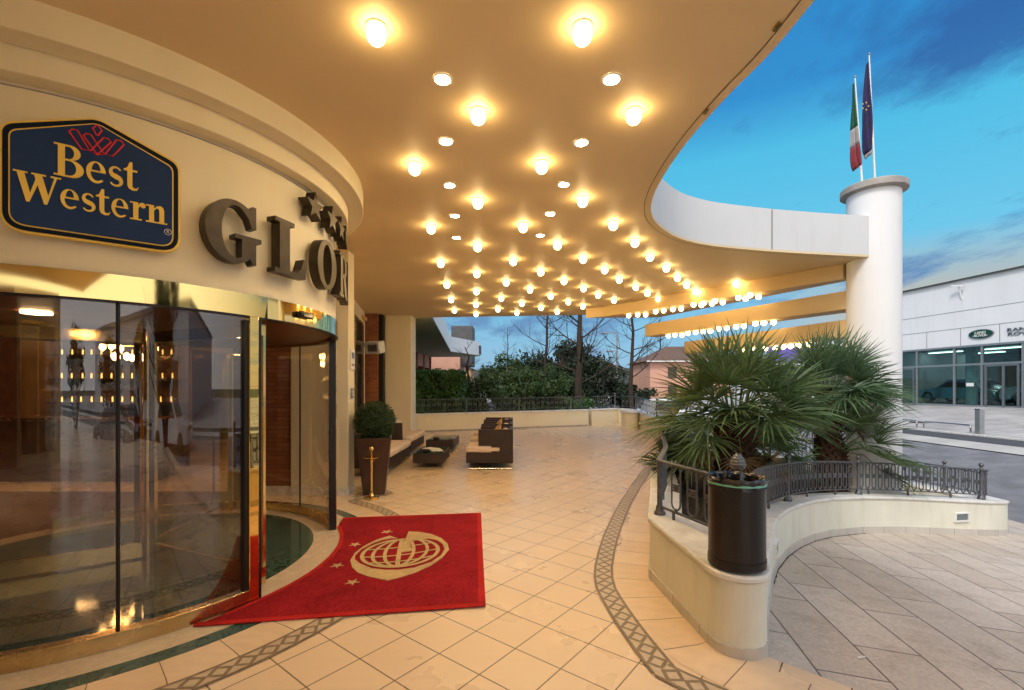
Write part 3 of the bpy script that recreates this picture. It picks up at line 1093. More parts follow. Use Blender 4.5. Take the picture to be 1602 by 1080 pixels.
def on(a, r):
    return Vector((DC[0] + r * math.cos(R(a)), DC[1] + r * math.sin(R(a)), 0))


AO, AC = -25.1, 30.1
MB().arc(DC, 1.80, 1.86, -178, 178, 2.135, 2.294, 128).build('header', M['mirror_brass'], RD)
MB().arc(DC, 1.795, 1.864, -178, 178, 2.125, 2.134, 128).build('header_trim', M['black'], RD)
MB().lathe([(.01, 2.15), (1.79, 2.15), (1.79, 2.20), (.01, 2.20)], (DC[0], DC[1], 0), 64).build('drum_ceiling', M['dark_wood'], RD)
MB().arc(DC, 1.79, 1.868, -150, AO - .4, .006, .105, 64).build('base_rail', M['brass_dull'], RD, bevel=.004)
MB().arc(DC, 1.79, 1.868, AC + 1, 150, .006, .105, 64).build('base_rail', M['brass_dull'], RD, bevel=.004)
for a0, a1 in ((-50.2, AO - 1.5), (-76, -50.9), (-102, -76.7), (-150, -102.7), (AC + 1.5, 60), (60.7, 100), (100.7, 150)):
    MB().arc(DC, 1.826, 1.834, a0, a1, .105, 2.126, 24).build('glass_panel', M['glass_door'], RD)
for a in (-50.55, -76.35, -102.35, 60.35, 100.35):
    MB().tube([on(a, 1.83) + Vector((0, 0, .1)), on(a, 1.83) + Vector((0, 0, 2.13))], .011, 8).build('mullion', M['black'], RD)
for a, sgn in ((AO, -1), (AC, 1)):
    m = MB(); p = on(a + sgn * 1.2, 1.835)
    m.box(p + Vector((0, 0, 1.068)), (.075, .075, 2.132), rz=R(a))
    m.build('post', M['mirror_brass'] if sgn < 0 else M['brass_dull'], RD, smooth=0, bevel=.004)
    m = MB()
    p = on(a - sgn * .45, 1.825)
    m.box(p + Vector((0, 0, 1.064)), (.07, .028, 2.12), rz=R(a))
    m.build('weather_strip', M['black'], RD, smooth=0)
    m = MB(); p = on(a + sgn * 2.75, 1.83)
    m.box(p + Vector((0, 0, 1.1)), (.05, .028, 2.0), rz=R(a))
    m.build('weather_strip', M['black'], RD, smooth=0)
for a in (40, 160, 280):
    p = on(a, .95)
    MB().lathe([(.01, 2.135), (.085, 2.135), (.085, 2.149), (.01, 2.149)], (p.x, p.y, 0), 20).build('drum_lamp', M['lobby_lamp'], RD)  # hidden glowing discs added to brighten the inside of the drum
WC = (-3.42, 4.33)
m = MB(); m.tube([(WC[0], WC[1], .008), (WC[0], WC[1], 2.149)], .042, 16)
m.build('centre_shaft', M['brass'], RD)
for a in (96, 214, 336):
    d = Vector((math.cos(R(a)), math.sin(R(a)), 0))
    n = Vector((-d.y, d.x, 0))
    wing = MB()
    A = Vector((WC[0], WC[1], 0))
    wing.bar(A + d * .05 + Vector((0, 0, .09)), A + d * 1.56 + Vector((0, 0, .09)), .04, .13)
    wing.bar(A + d * .05 + Vector((0, 0, 2.07)), A + d * 1.56 + Vector((0, 0, 2.07)), .04, .10)
    wing.bar(A + d * 1.535 + Vector((0, 0, .16)), A + d * 1.535 + Vector((0, 0, 2.02)), .035, .05)
    wing.bar(A + d * .075 + Vector((0, 0, .16)), A + d * .075 + Vector((0, 0, 2.02)), .035, .05)
    wo = wing.build('door_wing', M['brass'], RD, smooth=0)
    g = MB().bar(A + d * .10 + Vector((0, 0, 1.09)), A + d * 1.51 + Vector((0, 0, 1.09)), .008, 1.86)
    g.build('pane', M['glass_clear'], wo, smooth=0)
kind(MB().lathe([(.01, .0), (1.62, .0), (1.62, .007), (.01, .007)], (DC[0], DC[1], 0), 72).build('door_floor', M['green_marble']), 'structure')
mb = MB().arc(DC, 1.62, 1.87, -180, 180, .001, .007, 96)
kind(mb.build('door_floor_ring', M['cream_marble'], recalc=False), 'structure')
# motion sensor on the header
se = thing('door_sensor', 'small black motion sensor on the brass header over the door opening', 'sensor', tuple(on(-11, 1.86) + Vector((0, 0, 2.215))))
b = MB(); b.box(on(-11, 1.885) + Vector((0, 0, 2.215)), (.05, .17, .052), rz=R(-11))
b.build('body', M['black'], se, bevel=.012)
b = MB(); b.box(on(-11, 1.911) + Vector((0, 0, 2.213)), (.006, .12, .03), rz=R(-11))
b.build('lens', M['pane_dark'], se, smooth=0)
# fittings on the hotel wall
pq = thing('wall_plaque', 'small white engraved plaque fixed to the cream pillar', 'plaque', (-2.437, 6.99, 2.0))
MB().box((-2.425, 6.99, 2.03), (.02, .16, .30)).build('plate', M['signwhite'], pq, bevel=.004)
MB().box((-2.412, 6.99, 2.09), (.006, .10, .09)).box((-2.412, 6.99, 1.95), (.006, .10, .03)).build('print', M['silver_letter'], pq, smooth=0)
pq = thing('switch_plate', 'square intercom plate fixed below the plaque on the pillar', 'switch', (-2.437, 7.0, 1.52))
MB().box((-2.43, 7.0, 1.52), (.016, .10, .15)).build('plate', M['alu'], pq, bevel=.004)
MB().box((-2.418, 7.0, 1.54), (.010, .03, .03)).box((-2.418, 7.0, 1.49), (.010, .03, .03)).build('button', M['signwhite'], pq, smooth=0)
fl = thing('flood_light', 'white box floodlight on an arm at the end of the recessed wall', 'floodlight', (-3.62, 11.9, 2.62))
rot = Matrix.Rotation(R(-18), 4, 'Z') @ Matrix.Rotation(R(14), 4, 'X')
b = MB(); b.box((-3.46, 11.6, 2.62), (.44, .26, .30), M=rot); b.build('housing', M['signwhite'], fl, bevel=.02)
b = MB(); b.box(Vector((-3.46, 11.6, 2.62)) + rot @ Vector((.02, -.135, 0)), (.26, .012, .17), M=rot); b.build('lens', M['silver_letter'], fl, smooth=0)
b = MB(); b.tube([(-3.95, 11.8, 2.70), (-3.6, 11.65, 2.66)], .02, 6); b.build('arm', M['signwhite'], fl)

# ------------------------------------------------------------------ entrance canopy
curve = [(1.60, 2.43), (1.59, 2.82), (1.51, 3.23), (1.455, 3.85), (1.46, 4.40), (1.50, 4.90), (1.61, 5.37), (1.82, 5.79), (2.25, 6.30), (2.71, 6.58), (3.19, 6.75), (4.26, 7.0), (6.02, 7.27)]
curve = [(1.74, -6.0), (1.66, -2.0), (1.61, .6)] + smooth_path(curve, 2)
back = [(6.2, 7.6), (5.75, 7.9), (3.74, 11.75), (2.0, 12.95), (-2.30, 13.4), (-4.4, 13.6)]
outl = curve + back + [(-4.4, 7.0), (-4.4, -6.0)]
CN = thing('entrance_canopy', 'broad curved canopy over the terrace with bulb studded cream soffit and white edge', 'canopy', (0, 5, CZ))
MB().prism(outl, CZ, CZ + .03).build('soffit', M['soffit'], CN, smooth=0)
ed = MB(); vs = []
for x, y in outl:
    vs += [(x, y, CZ + .031), (x, y, CZ + .64)]
n = len(outl)
ins = []
for i in range(n):
    a, b = Vector(outl[i - 1]), Vector(outl[(i + 1) % n])
    t = (b - a).normalized(); nn = Vector((-t.y, t.x)) * .10
    p = Vector(outl[i]) + nn
    vs += []
    ins.append(p)
base = len(vs)
for p in ins:
    vs += [(p.x, p.y, CZ + .031), (p.x, p.y, CZ + .64)]
fs = []
for i in range(n):
    j = (i + 1) % n
    fs += [(2 * i, 2 * j, 2 * j + 1, 2 * i + 1), (base + 2 * i, base + 2 * i + 1, base + 2 * j + 1, base + 2 * j),
           (2 * i + 1, 2 * j + 1, base + 2 * j + 1, base + 2 * i + 1), (2 * i, base + 2 * i, base + 2 * j, 2 * j)]
ed.add(vs, fs).build('fascia', M['fascia'], CN, smooth=25)
MB().prism([(p.x, p.y) for p in ins], CZ + .5, CZ + .55).build('roof', M['roof'], CN, smooth=0)
tr = MB()
ribbon(tr, curve, .007, lambda x, y: CZ - .004, 0, side=.075)
tr.build('edge_joint', M['shutter'], CN, smooth=0)
sm = MB(); sm.box((3.905, 6.915, CZ + .335), (.004, .02, .60)); sm.build('seam', M['grey_box'], CN, smooth=0)
for px, py in ((1.617, 2.6), (1.555, 3.4)):
    sm = MB(); sm.box((px - .12, py, CZ - .01), (.018, .06, .010)); sm.build('bracket', M['brass_dull'], CN, smooth=0)
# beams on the road side
bm_ = MB().prism([(5.48, 7.62), (5.66, 7.72), (3.74, 11.75), (1.90, 11.85), (2.3, 11.66)], 3.40, CZ - .002)
bm_.build('beam', M['beam'], CN, smooth=0)


def slat(p, q, z0, z1, wd):
    p, q = Vector((*p, 0)), Vector((*q, 0))
    t = (q - p).normalized(); nn = Vector((-t.y, t.x, 0))
    if nn.x < 0:
        nn = -nn
    b = MB()
    b.prism([(p.x, p.y), (q.x, q.y), (q + nn * wd).to_tuple()[:2], (p + nn * wd).to_tuple()[:2]], z0, z1)
    b.build('beam', M['beam'], CN, smooth=0, bevel=.008)


slat((3.38, 11.7), (5.54, 7.62), 2.905, 3.21, .42)
slat((4.30, 11.5), (5.60, 7.70), 2.455, 2.745, .42)

# round column
CO = thing('round_column', 'tall round cream column carrying the canopy behind the palms', 'column', (5.85, 7.45, -.4))
cc = (5.85, 7.45, 0)
MB().lathe([(.36, -.45), (.36, 4.72)], cc, 64).build('shaft', M['white'], CO)
MB().lathe([(.40, 4.72), (.445, 4.74), (.445, 4.83), (.42, 4.85), (.02, 4.86)], cc, 64).build('cap', M['concrete'], CO)


# flags
def flag(name, label, x, y, ztop, zc0, zc1, cols, wid, lean, ph):
    zb = 4.86
    o = thing(name, label, 'flag', (x, y, zb), 'flags on the column')
    top = Vector((x + lean, y, ztop))
    MB().tube([(x, y, zb), tuple(top)], [.016, .009], 8).build('pole', M['signwhite'], o)
    MB().lathe([(.002, .045), (.018, .03), (.018, .012), (.006, 0)], tuple(top), 8).build('finial', M['alu'], o)
    nz, nx = 26, 12
    zz = [zc0 + (zc1 - zc0) * k / nz for k in range(nz + 1)]
    for c0, c1, mm in cols:
        mb = MB(); vs, fs = [], []
        k0, k1 = int(round(c0 * nz)), int(round(c1 * nz))
        for k in range(k0, k1 + 1):
            v = k / nz
            t = (zz[k] - zb) / (ztop - zb)
            bx = x + lean * t
            W = wid * (.10 + .90 * min(1, v * 1.15) ** .9)
            if v > .93:
                W *= 1 - (v - .93) * 4
            for i in range(nx + 1):
                u = i / nx
                fold = math.sin(u * 11 + v * 5 + ph) * .035 * (.3 + v)
                vs.append((bx - .012 - W * u * .8, y + fold + .03 * u, zz[k] - .14 * u * wid / .3 * (.3 + v) - .02 * math.sin(9 * v + ph)))
        nn = nx + 1
        for k in range(k1 - k0):
            for i in range(nx):
                fs.append((k * nn + i, k * nn + i + 1, (k + 1) * nn + i + 1, (k + 1) * nn + i))
        mb.add(vs, fs)
        ob = mb.build('cloth', mm, o, smooth=180, recalc=False)
        md = ob.modifiers.new('thick', 'SOLIDIFY'); md.thickness = .004
    return o


flag('flag', 'green white and red flag hanging limp on the shorter pole', 5.63, 7.4, 6.58, 6.52, 5.18,
     [(0, .55, M['flag_green']), (.55, .72, M['flag_white']), (.72, 1, M['flag_red'])], .14, -.115, .4)
fb = flag('flag', 'dark blue flag hanging limp on the taller pole', 5.92, 7.5, 7.02, 6.94, 5.42, [(0, .95, M['flag_blue']), (.95, 1, M['flag_white'])], .20, -.10, 2.0)
e = MB()
for k in range(5):
    a = k * 1.256
    e.box((5.72 + .05 * math.cos(a), 7.45, 6.16 + .06 * math.sin(a)), (.022, .004, .022), M=Matrix.Rotation(.6, 4, 'Y'))
e.build('emblem', M['flag_gold'], fb, smooth=0)

# ------------------------------------------------------------------ ceiling bulbs
ROWS = [[(-.77, 2.61), (.4, 2.61)], [(-.25, 3.4), (.9, 3.4)], [(-.89, 4.21), (.27, 4.18)], [(-.37, 5.0), (.76, 4.95)],
        [(-1.02, 5.81), (.14, 5.76), (1.25, 5.68)], [(-.49, 6.57), (.64, 6.48), (1.7, 6.36)],
        [(-1.15, 7.43), (.02, 7.32), (1.11, 7.18), (2.12, 7.07)], [(-.62, 8.12), (.5, 7.99), (1.58, 7.84), (2.59, 7.72)],
        [(-1.27, 8.98), (-.11, 8.79), (.98, 8.67), (1.99, 8.54), (3.02, 8.4)], [(-.74, 9.62), (.37, 9.44), (1.45, 9.32), (2.47, 9.18), (3.42, 9.01), (4.32, 8.88)],
        [(-1.39, 10.51), (-.24, 10.33), (.85, 10.12), (1.87, 9.98), (2.88, 9.78), (3.82, 9.59)], [(-.87, 11.15), (.24, 10.98), (1.32, 10.78), (2.35, 10.59), (3.31, 10.4)],
        [(-1.5, 12.0), (-.36, 11.81), (.73, 11.58), (1.75, 11.36)], [(-.98, 12.56), (.13, 12.35), (1.2, 12.2)]]
B0 = None


BB0 = None


def bulb(x, y, z, label, group, beam=False):
    global B0, BB0
    if B0 is None:
        B0 = thing('ceiling_bulb', label, 'bulb', (0, 0, 0), group)
        prof = [(.024, -.004), (.026, -.03)] + [(.058 * math.sin(a), -.062 - .056 * math.cos(math.pi - a)) for a in [.55, .8, 1.1, 1.4, 1.7, 2.0, 2.3, 2.6, 2.9, 3.1]]
        prof = [(r, zz) for r, zz in prof]
        pr2 = [(.040, -.014)] + [(.053 * math.sin(a), -.048 + .056 * math.cos(a)) for a in [.95, 1.15, 1.35, 1.6, 1.9, 2.2, 2.5, 2.8, 3.1]]
        MB().lathe(pr2, (0, 0, 0), 20).build('globe', M['bulb'], B0, smooth=180)
        MB().lathe([(.058, 0), (.058, -.005), (.046, -.012), (.038, -.013)], (0, 0, 0), 16).build('socket', M['soffit'], B0)
        o = B0
    elif beam:
        if BB0 is None:
            BB0 = copy_tree(B0)
            for ch in BB0.children:
                if ch.name.startswith('globe'):
                    ch.data = ch.data.copy(); ch.data.materials[0] = M['bulb_small']
            o = BB0
        else:
            o = copy_tree(BB0)
    else:
        o = copy_tree(B0)
    o.location = (x, y, z)
    tag(o, label, 'bulb', group)


for r, row in enumerate(ROWS):
    for k, (x, y) in enumerate(row):
        bulb(x, y, CZ - .001, 'globe bulb, %s from left in %s ceiling row from the front' % (ORD[k + 1], ORD[r + 1]), 'globe bulbs on the canopy ceiling')
for k, (x, y) in enumerate([(1.0, 1.82), (-.13, 1.82), (-1.27, 1.82), (.5, 1.03), (-.65, 1.03), (1.1, .24), (-.03, .24), (-1.2, .24)]):
    bulb(x, y, CZ - .001, 'globe bulb on the canopy ceiling behind the viewer, %s counting back from the entrance' % ORD[k + 1], 'globe bulbs on the canopy ceiling')
A_ = [(2.83, 11.16), (3.01, 11.02), (3.2, 11.02), (3.3, 10.57), (3.44, 10.44), (3.59, 10.27), (3.75, 10.2), (3.82, 9.68), (4.01, 9.74), (3.96, 9.51), (4.16, 9.57), (4.09, 9.27), (4.31, 9.41), (4.39, 8.92), (4.58, 9.02), (4.49, 8.68), (4.73, 8.83)]
for k, (x, y) in enumerate(A_):
    bulb(x, y, 3.399, 'globe bulb clustered under the top beam, %s from its left end' % ORD[k + 1], 'globe bulbs under the beams', True)
B_ = [(3.78, 11.13), (3.87, 10.94), (4.04, 10.94), (4.04, 10.57), (4.15, 10.4), (4.27, 10.29), (4.38, 10.16), (4.39, 9.78), (4.51, 9.66), (4.59, 9.43), (4.71, 9.35), (4.75, 8.98), (4.86, 8.88), (5.0, 8.8)]
for k, (x, y) in enumerate(B_):
    bulb(x, y, 2.904, 'globe bulb under the middle beam, %s from its left end' % ORD[k + 1], 'globe bulbs under the beams', True)
C_ = [(4.99, 9.99), (5.11, 9.66), (5.19, 9.44), (5.25, 9.18), (5.30, 9.0), (5.36, 8.85), (5.42, 8.7), (5.5, 8.5)]
for k, (x, y) in enumerate(C_):
    bulb(x, y, 2.454, 'globe bulb under the lowest beam behind the palm, %s from its left end' % ORD[k + 1], 'globe bulbs under the beams', True)
DL = [(-.46, 3.05), (.66, 3.05), (-.55, 3.82), (.58, 3.84), (-.63, 4.65), (.52, 4.63), (-.68, 5.47), (.45, 5.41), (-.76, 6.27), (.38, 6.18)]
D0 = None
for k, (x, y) in enumerate(DL):
    lab = 'small recessed downlight, %s from the front in the %s line of the ceiling' % (ORD[k // 2 + 1], 'left' if k % 2 == 0 else 'right')
    if D0 is None:
        D0 = thing('downlight', lab, 'downlight', (0, 0, 0), 'recessed downlights')
        MB().lathe([(.062, 0), (.062, -.006), (.052, -.010), (.048, -.004), (.048, 0)], (0, 0, 0), 28, cap=False).build('trim_ring', M['coping'], D0)
        MB().lathe([(.002, -.003), (.048, -.003), (.048, -.001), (.002, -.001)], (0, 0, 0), 24).build('lens', M['down'], D0)
        o = D0
    else:
        o = copy_tree(D0)
    o.location = (x, y, CZ - .001)
    tag(o, lab, 'downlight', 'recessed downlights')


# ------------------------------------------------------------------ lettering outlines (cap height 1)
def el(cx, cy, rx, ry, a0, a1, n=14):
    return [(cx + rx * math.cos(R(a0 + (a1 - a0) * i / n)), cy + ry * math.sin(R(a0 + (a1 - a0) * i / n))) for i in range(n + 1)]


def stroke(sp, ws):
    L, Q = [], []
    for i, p in enumerate(sp):
        a, b = Vector(sp[max(i - 1, 0)]), Vector(sp[min(i + 1, len(sp) - 1)])
        t = (b - a).normalized(); n = Vector((-t.y, t.x)) * ws[i] / 2
        L.append((p[0] + n.x, p[1] + n.y)); Q.append((p[0] - n.x, p[1] - n.y))
    return L + Q[::-1]


def s_glyph():
    sp = el(.215, .485, .135, .145, 25, 270, 12) + el(.215, .175, .15, .145, 88, -155, 12)
    ws = []
    for i in range(len(sp)):
        t = i / (len(sp) - 1)
        ws.append(.05 + .11 * math.exp(-((t - .5) / .22) ** 2))
    return [stroke(sp, ws)]


GL = {
    'B': ([(0, 0), (.42, 0)] + el(.42, .27, .32, .27, -90, 78) + el(.40, .77, .26, .23, -78, 90) + [(0, 1), (0, .95), (.1, .95), (.1, .05), (0, .05)],
          [(.27, .56), (.36, .56)] + el(.36, .755, .14, .195, -90, 90) + [(.27, .95)], [(.27, .05), (.38, .05)] + el(.38, .28, .17, .23, -90, 90) + [(.27, .51)], .78),
    'e': ([(.53, .34)] + el(.275, .33, .255, .345, 4, 318, 26) + el(.30, .33, .17, .27, 308, 180, 12) + [(.135, .34)],
          el(.275, .39, .115, .25, 0, 180, 12), .58),
    's': (s_glyph()[0], .43),
    't': ([(0, .6), (0, .645), (.09, .70), (.17, .90), (.24, .90), (.24, .66), (.38, .66), (.38, .6), (.24, .6), (.24, .15)] + el(.32, .14, .08, .085, 180, 330, 8) + [(.42, .12), (.37, 0), (.25, -.02), (.14, .03), (.10, .13), (.10, .6)], .43),
    'r': ([(0, 0), (.37, 0), (.37, .05), (.26, .05), (.26, .44), (.31, .54), (.35, .50), (.42, .47), (.49, .53), (.48, .62), (.40, .675), (.32, .65), (.26, .56), (.26, .66), (0, .66), (0, .61), (.1, .61), (.1, .05), (0, .05)], .50),
    'n': ([(0, 0), (.35, 0), (.35, .05), (.26, .05), (.26, .46), (.32, .55), (.40, .56), (.43, .48), (.43, .05), (.36, .05), (.36, 0), (.69, 0), (.69, .05), (.59, .05), (.59, .50), (.56, .61), (.47, .675), (.36, .65), (.26, .54), (.26, .66), (0, .66), (0, .61), (.1, .61), (.1, .05), (0, .05)], .72),
    'W': ([(0, 1), (.36, 1), (.36, .95), (.28, .95), (.43, .30), (.57, .80), (.53, .95), (.46, .95), (.46, 1), (.84, 1), (.84, .95), (.74, .95), (.90, .30), (1.06, .95), (.96, .95), (.96, 1), (1.24, 1), (1.24, .95), (1.13, .95), (.87, 0), (.79, 0), (.62, .62), (.41, 0), (.33, 0), (.09, .95), (0, .95)], 1.2),
    'G': ([(.88, 1.0), (.81, 1.0), (.76, .93)] + el(.48, .5, .48, .52, 58, 302, 26) + [(.76, .10), (.82, 0), (.88, 0), (.88, .40), (.98, .40), (.98, .47), (.50, .47), (.50, .40), (.62, .40), (.62, .13)]
          + el(.52, .5, .25, .44, 292, 66, 22) + [(.74, .78), (.80, .62), (.88, .62)], 1.0),
    'L': ([(0, 0), (.78, 0), (.78, .38), (.72, .38), (.64, .16), (.52, .08), (.36, .08), (.36, .92), (.48, .92), (.48, 1), (0, 1), (0, .92), (.11, .92), (.11, .08), (0, .08)], .8),
    'O': (el(.45, .5, .45, .52, 0, 350, 34), el(.45, .5, .21, .43, 0, 350, 30), .9),
    'R': ([(0, 0), (.46, 0), (.46, .08), (.36, .08), (.36, .46), (.44, .46), (.56, .05), (.66, -.01), (.86, 0), (.86, .08), (.80, .10), (.66, .48)] + el(.44, .74, .36, .26, -50, 90) + [(0, 1), (0, .92), (.11, .92), (.11, .08), (0, .08)],
          [(.36, .54), (.42, .54)] + el(.42, .73, .14, .19, -90, 90) + [(.36, .92)], .88),
    'I': ([(0, 0), (.46, 0), (.46, .08), (.355, .08), (.355, .92), (.46, .92), (.46, 1), (0, 1), (0, .92), (.105, .92), (.105, .08), (0, .08)], .46),
}


def outline_mesh(loops, depth, bev=0):
    """fill outlines (with holes) as a solid; returns verts and faces, front at z = depth"""
    cu = bpy.data.curves.new('tmp', 'CURVE')
    cu.dimensions = '2D'; cu.fill_mode = 'BOTH'; cu.extrude = depth / 2; cu.bevel_depth = bev; cu.bevel_resolution = 1
    for lp in loops:
        s = cu.splines.new('POLY'); s.points.add(len(lp) - 1)
        for p, q in zip(s.points, lp):
            p.co = (q[0], q[1], 0, 1)
        s.use_cyclic_u = True
    o = bpy.data.objects.new('tmp', cu); COL.objects.link(o)
    dg = bpy.context.evaluated_depsgraph_get(); dg.update()
    me = bpy.data.meshes.new_from_object(o.evaluated_get(dg))
    vs = [v.co.copy() for v in me.vertices]; fs = [tuple(p.vertices) for p in me.polygons]
    bpy.data.objects.remove(o); bpy.data.curves.remove(cu); bpy.data.meshes.remove(me)
    return vs, fs


def text_mesh(txt, size, depth):
    cu = bpy.data.curves.new('tmp', 'FONT')
    cu.body = txt; cu.size = size; cu.extrude = depth / 2; cu.align_x = 'CENTER'; cu.align_y = 'CENTER'
    o = bpy.data.objects.new('tmp', cu); COL.objects.link(o)
    dg = bpy.context.evaluated_depsgraph_get(); dg.update()
    me = bpy.data.meshes.new_from_object(o.evaluated_get(dg))
    vs = [v.co.copy() for v in me.vertices]; fs = [tuple(p.vertices) for p in me.polygons]
    bpy.data.objects.remove(o); bpy.data.curves.remove(cu); bpy.data.meshes.remove(me)
    return vs, fs


def face_matrix(p, nrm):
    """x along the surface (to the viewer's right), y up, z out of the wall"""
    z = Vector(nrm).normalized(); y = Vector((0, 0, 1)); x = y.cross(z).normalized()
    m = Matrix((x, y, z)).transposed().to_4x4(); m.translation = Vector(p)
    return m


def put(vs, fs, Mx, name, mm, parent, **k):
    mb = MB().add([Mx @ Vector(v) for v in vs], fs)
    return mb.build(name, mm, parent, **k)


# ------------------------------------------------------------------ the blue sign
SA = -53.3
sn = on(SA, 1) - Vector((DC[0], DC[1], 0))
sp0 = on(SA, 1.895) + Vector((0, 0, 2.83))
SM = face_matrix(sp0, sn)
SG = thing('hotel_sign', 'blue shield shaped sign with gold border and lettering on the curved wall', 'sign', tuple(sp0))


def shield(W, H, r, g):
    w, h = W / 2 - g, H / 2 - g
    sh = h - H * .20
    pts = []
    r = max(.01, r - g)
    c = [(-w, -h), (w, -h), (w, sh), (0, h + .012), (-w, sh)]
    rad = [r, r, r * .75, r * 1.0, r * .75]
    out = []
    for i in range(5):
        p = Vector(c[i]); a = (Vector(c[i - 1]) - p).normalized(); b = (Vector(c[(i + 1) % 5]) - p).normalized()
        ang = a.angle(b); d = rad[i] / math.tan(ang / 2)
        d = min(d, .16)
        for k in range(9):
            t = k / 8
            q0, q1 = p + a * d, p + b * d
            out.append(tuple(q0 * (1 - t) ** 2 + p * 2 * t * (1 - t) + q1 * t * t))
    return out


SWd, SHt = .80, .735
MB().prism(shield(SWd, SHt, .11, 0), -.03, .0, SM).build('backing', M['gold'], SG, smooth=25, bevel=.004)
MB().prism(shield(SWd, SHt, .11, .012), .0, .004, SM).build('outer_border', M['navy_dark'], SG, smooth=25)
MB().prism(shield(SWd, SHt, .11, .036), .004, .008, SM).build('gold_line', M['gold'], SG, smooth=25)
MB().prism(shield(SWd, SHt, .11, .043), .008, .012, SM).build('panel', M['navy'], SG, smooth=25)


def word(txt, x0, y0, h, sx, parent, lift=.012, dep=.005):
    x = x0
    for ch in txt:
        g = GL[ch]
        loops = [[(px * h * sx, py * h) for px, py in lp] for lp in g[:-1]]
        vs, fs = outline_mesh(loops, dep)
        put([v + Vector((x, y0, lift + dep / 2)) for v in vs], fs, SM, 'letter', M['gold'], parent, smooth=0)
        x += g[-1] * h * sx


word('Best', -.185, -.015, .185, .92, SG)
word('Western', -.345, -.195, .165, .93, SG, lift=.013)
cr = MB()


def crown_loop(pts):
    cr.tube([SM @ Vector((x, y, .015)) for x, y in pts], .0045, 5, closed=True)


for sgn in (-1, 1):
    k = sgn
    crown_loop([(k * .108 - .0, .268), (k * .122, .250), (k * .070, .165), (k * .034, .165), (k * .086, .268)])
    crown_loop([(k * .048, .262), (k * .062, .246), (k * -.002, .150), (k * -.030, .165), (k * .028, .262)])
crown_loop([(0, .330), (.020, .302), (.004, .268), (-.004, .268), (-.020, .302)])
cr.build('crown_logo', M['red_neon'], SG)
vs, fs = text_mesh('R', .026, .003)
put([v + Vector((.335, -.238, .014)) for v in vs], fs, SM, 'trademark', M['signwhite'], SG, smooth=0)
rg = MB(); rg.tube([SM @ Vector((.335 + .018 * math.cos(a / 10 * math.pi), -.238 + .018 * math.sin(a / 10 * math.pi), .014)) for a in range(20)], .0018, 4, closed=True)
rg.build('trademark_ring', M['signwhite'], SG)

# ------------------------------------------------------------------ bronze letters and stars
for ch, a, lab in (('G', -32.0, 'letter G'), ('L', -18.6, 'letter L'), ('O', -4.6, 'letter O'), ('R', 8.2, 'letter R'), ('I', 18.0, 'letter I')):
    p = on(a, 1.845) + Vector((0, 0, 2.485)); nv = on(a, 1) - Vector((DC[0], DC[1], 0))
    g = GL[ch]; h = .42; wd = g[-1]
    sx = {'G': .92, 'L': .95, 'O': .92, 'R': .95, 'I': 1}[ch]
    loops = [[((px - wd / 2) * h * sx, py * h) for px, py in lp] for lp in g[:-1]]
    vs, fs = outline_mesh(loops, .085)
    Mx = face_matrix(p, nv)
    mb = MB().add([Mx @ (v + Vector((0, 0, .075))) for v in vs], fs)
    o = mb.build('sign_letter', M['bronze'], None, smooth=20)
    tag(o, 'dark bronze block %s on the curved wall over the door' % lab, 'letter', 'bronze letters over the door')
for k, a in enumerate((-9.8, -.9, 6.6, 14.2)):
    p = on(a, 1.845) + Vector((0, 0, 3.145)); nv = on(a, 1) - Vector((DC[0], DC[1], 0))
    pts = []
    for i in range(10):
        r_ = .125 if i % 2 == 0 else .052
        pts.append((r_ * math.sin(i * math.pi / 5), r_ * math.cos(i * math.pi / 5)))
    Mx = face_matrix(p, nv)
    o = MB().prism(pts, .02, .11, Mx).build('star', M['bronze'], None, smooth=20)
    tag(o, 'dark bronze five pointed star above the letters, %s of four from the left' % ORD[k + 1], 'star', 'bronze stars over the door')

# ------------------------------------------------------------------ red rug
def fl(x, y, z=0.0):
    Y = 720 * (1.6 - z) / (y - 607)
    return ((x - 801) / 720 * Y, Y)


RG = thing('entrance_rug', 'red rug with beige globe emblem and stars in front of the revolving door', 'rug', (-1.2, 4.3, .008))
corner = [(-2.124, 3.065), (-.191, 3.353), (-.397, 5.833), (-2.10, 5.60)]
cut = [(DC[0] + 1.885 * math.cos(R(a)), DC[1] + 1.885 * math.sin(R(a))) for a in range(30, -34, -4)]
cut = [(-1.99, 5.25)] + [p for p in cut if 3.4 < p[1] < 5.2] + [(-2.02, 3.22)]
outl_r = corner[:3] + [(-2.06, 5.61)] + cut
MB().prism(outl_r, .0078, .0155).build('pile', M['carpet'], RG, smooth=0)
eb = MB()
ribbon(eb, [corner[0], corner[1]], .05, lambda x, y: .0175, 0, side=.02)
ribbon(eb, [(corner[1][0] - .012, corner[1][1] + .05), corner[2]], .05, lambda x, y: .0178, 0, side=.02)
ribbon(eb, [corner[2], (-2.06, 5.61)], .04, lambda x, y: .0181, 0, side=.018)
ribbon(eb, cut, .04, lambda x, y: .0176, 0, side=.015)
for f_ in list(eb.f):
    pass
e_ = eb.build('border', M['carpet_edge'], RG, smooth=0, recalc=False)
md = e_.modifiers.new('thick', 'SOLIDIFY'); md.thickness = .006; md.offset = -1


def crop(pts, z=.0155):
    return [fl(490 + x * .17588, 790 + y * .17588, z) for x, y in pts]


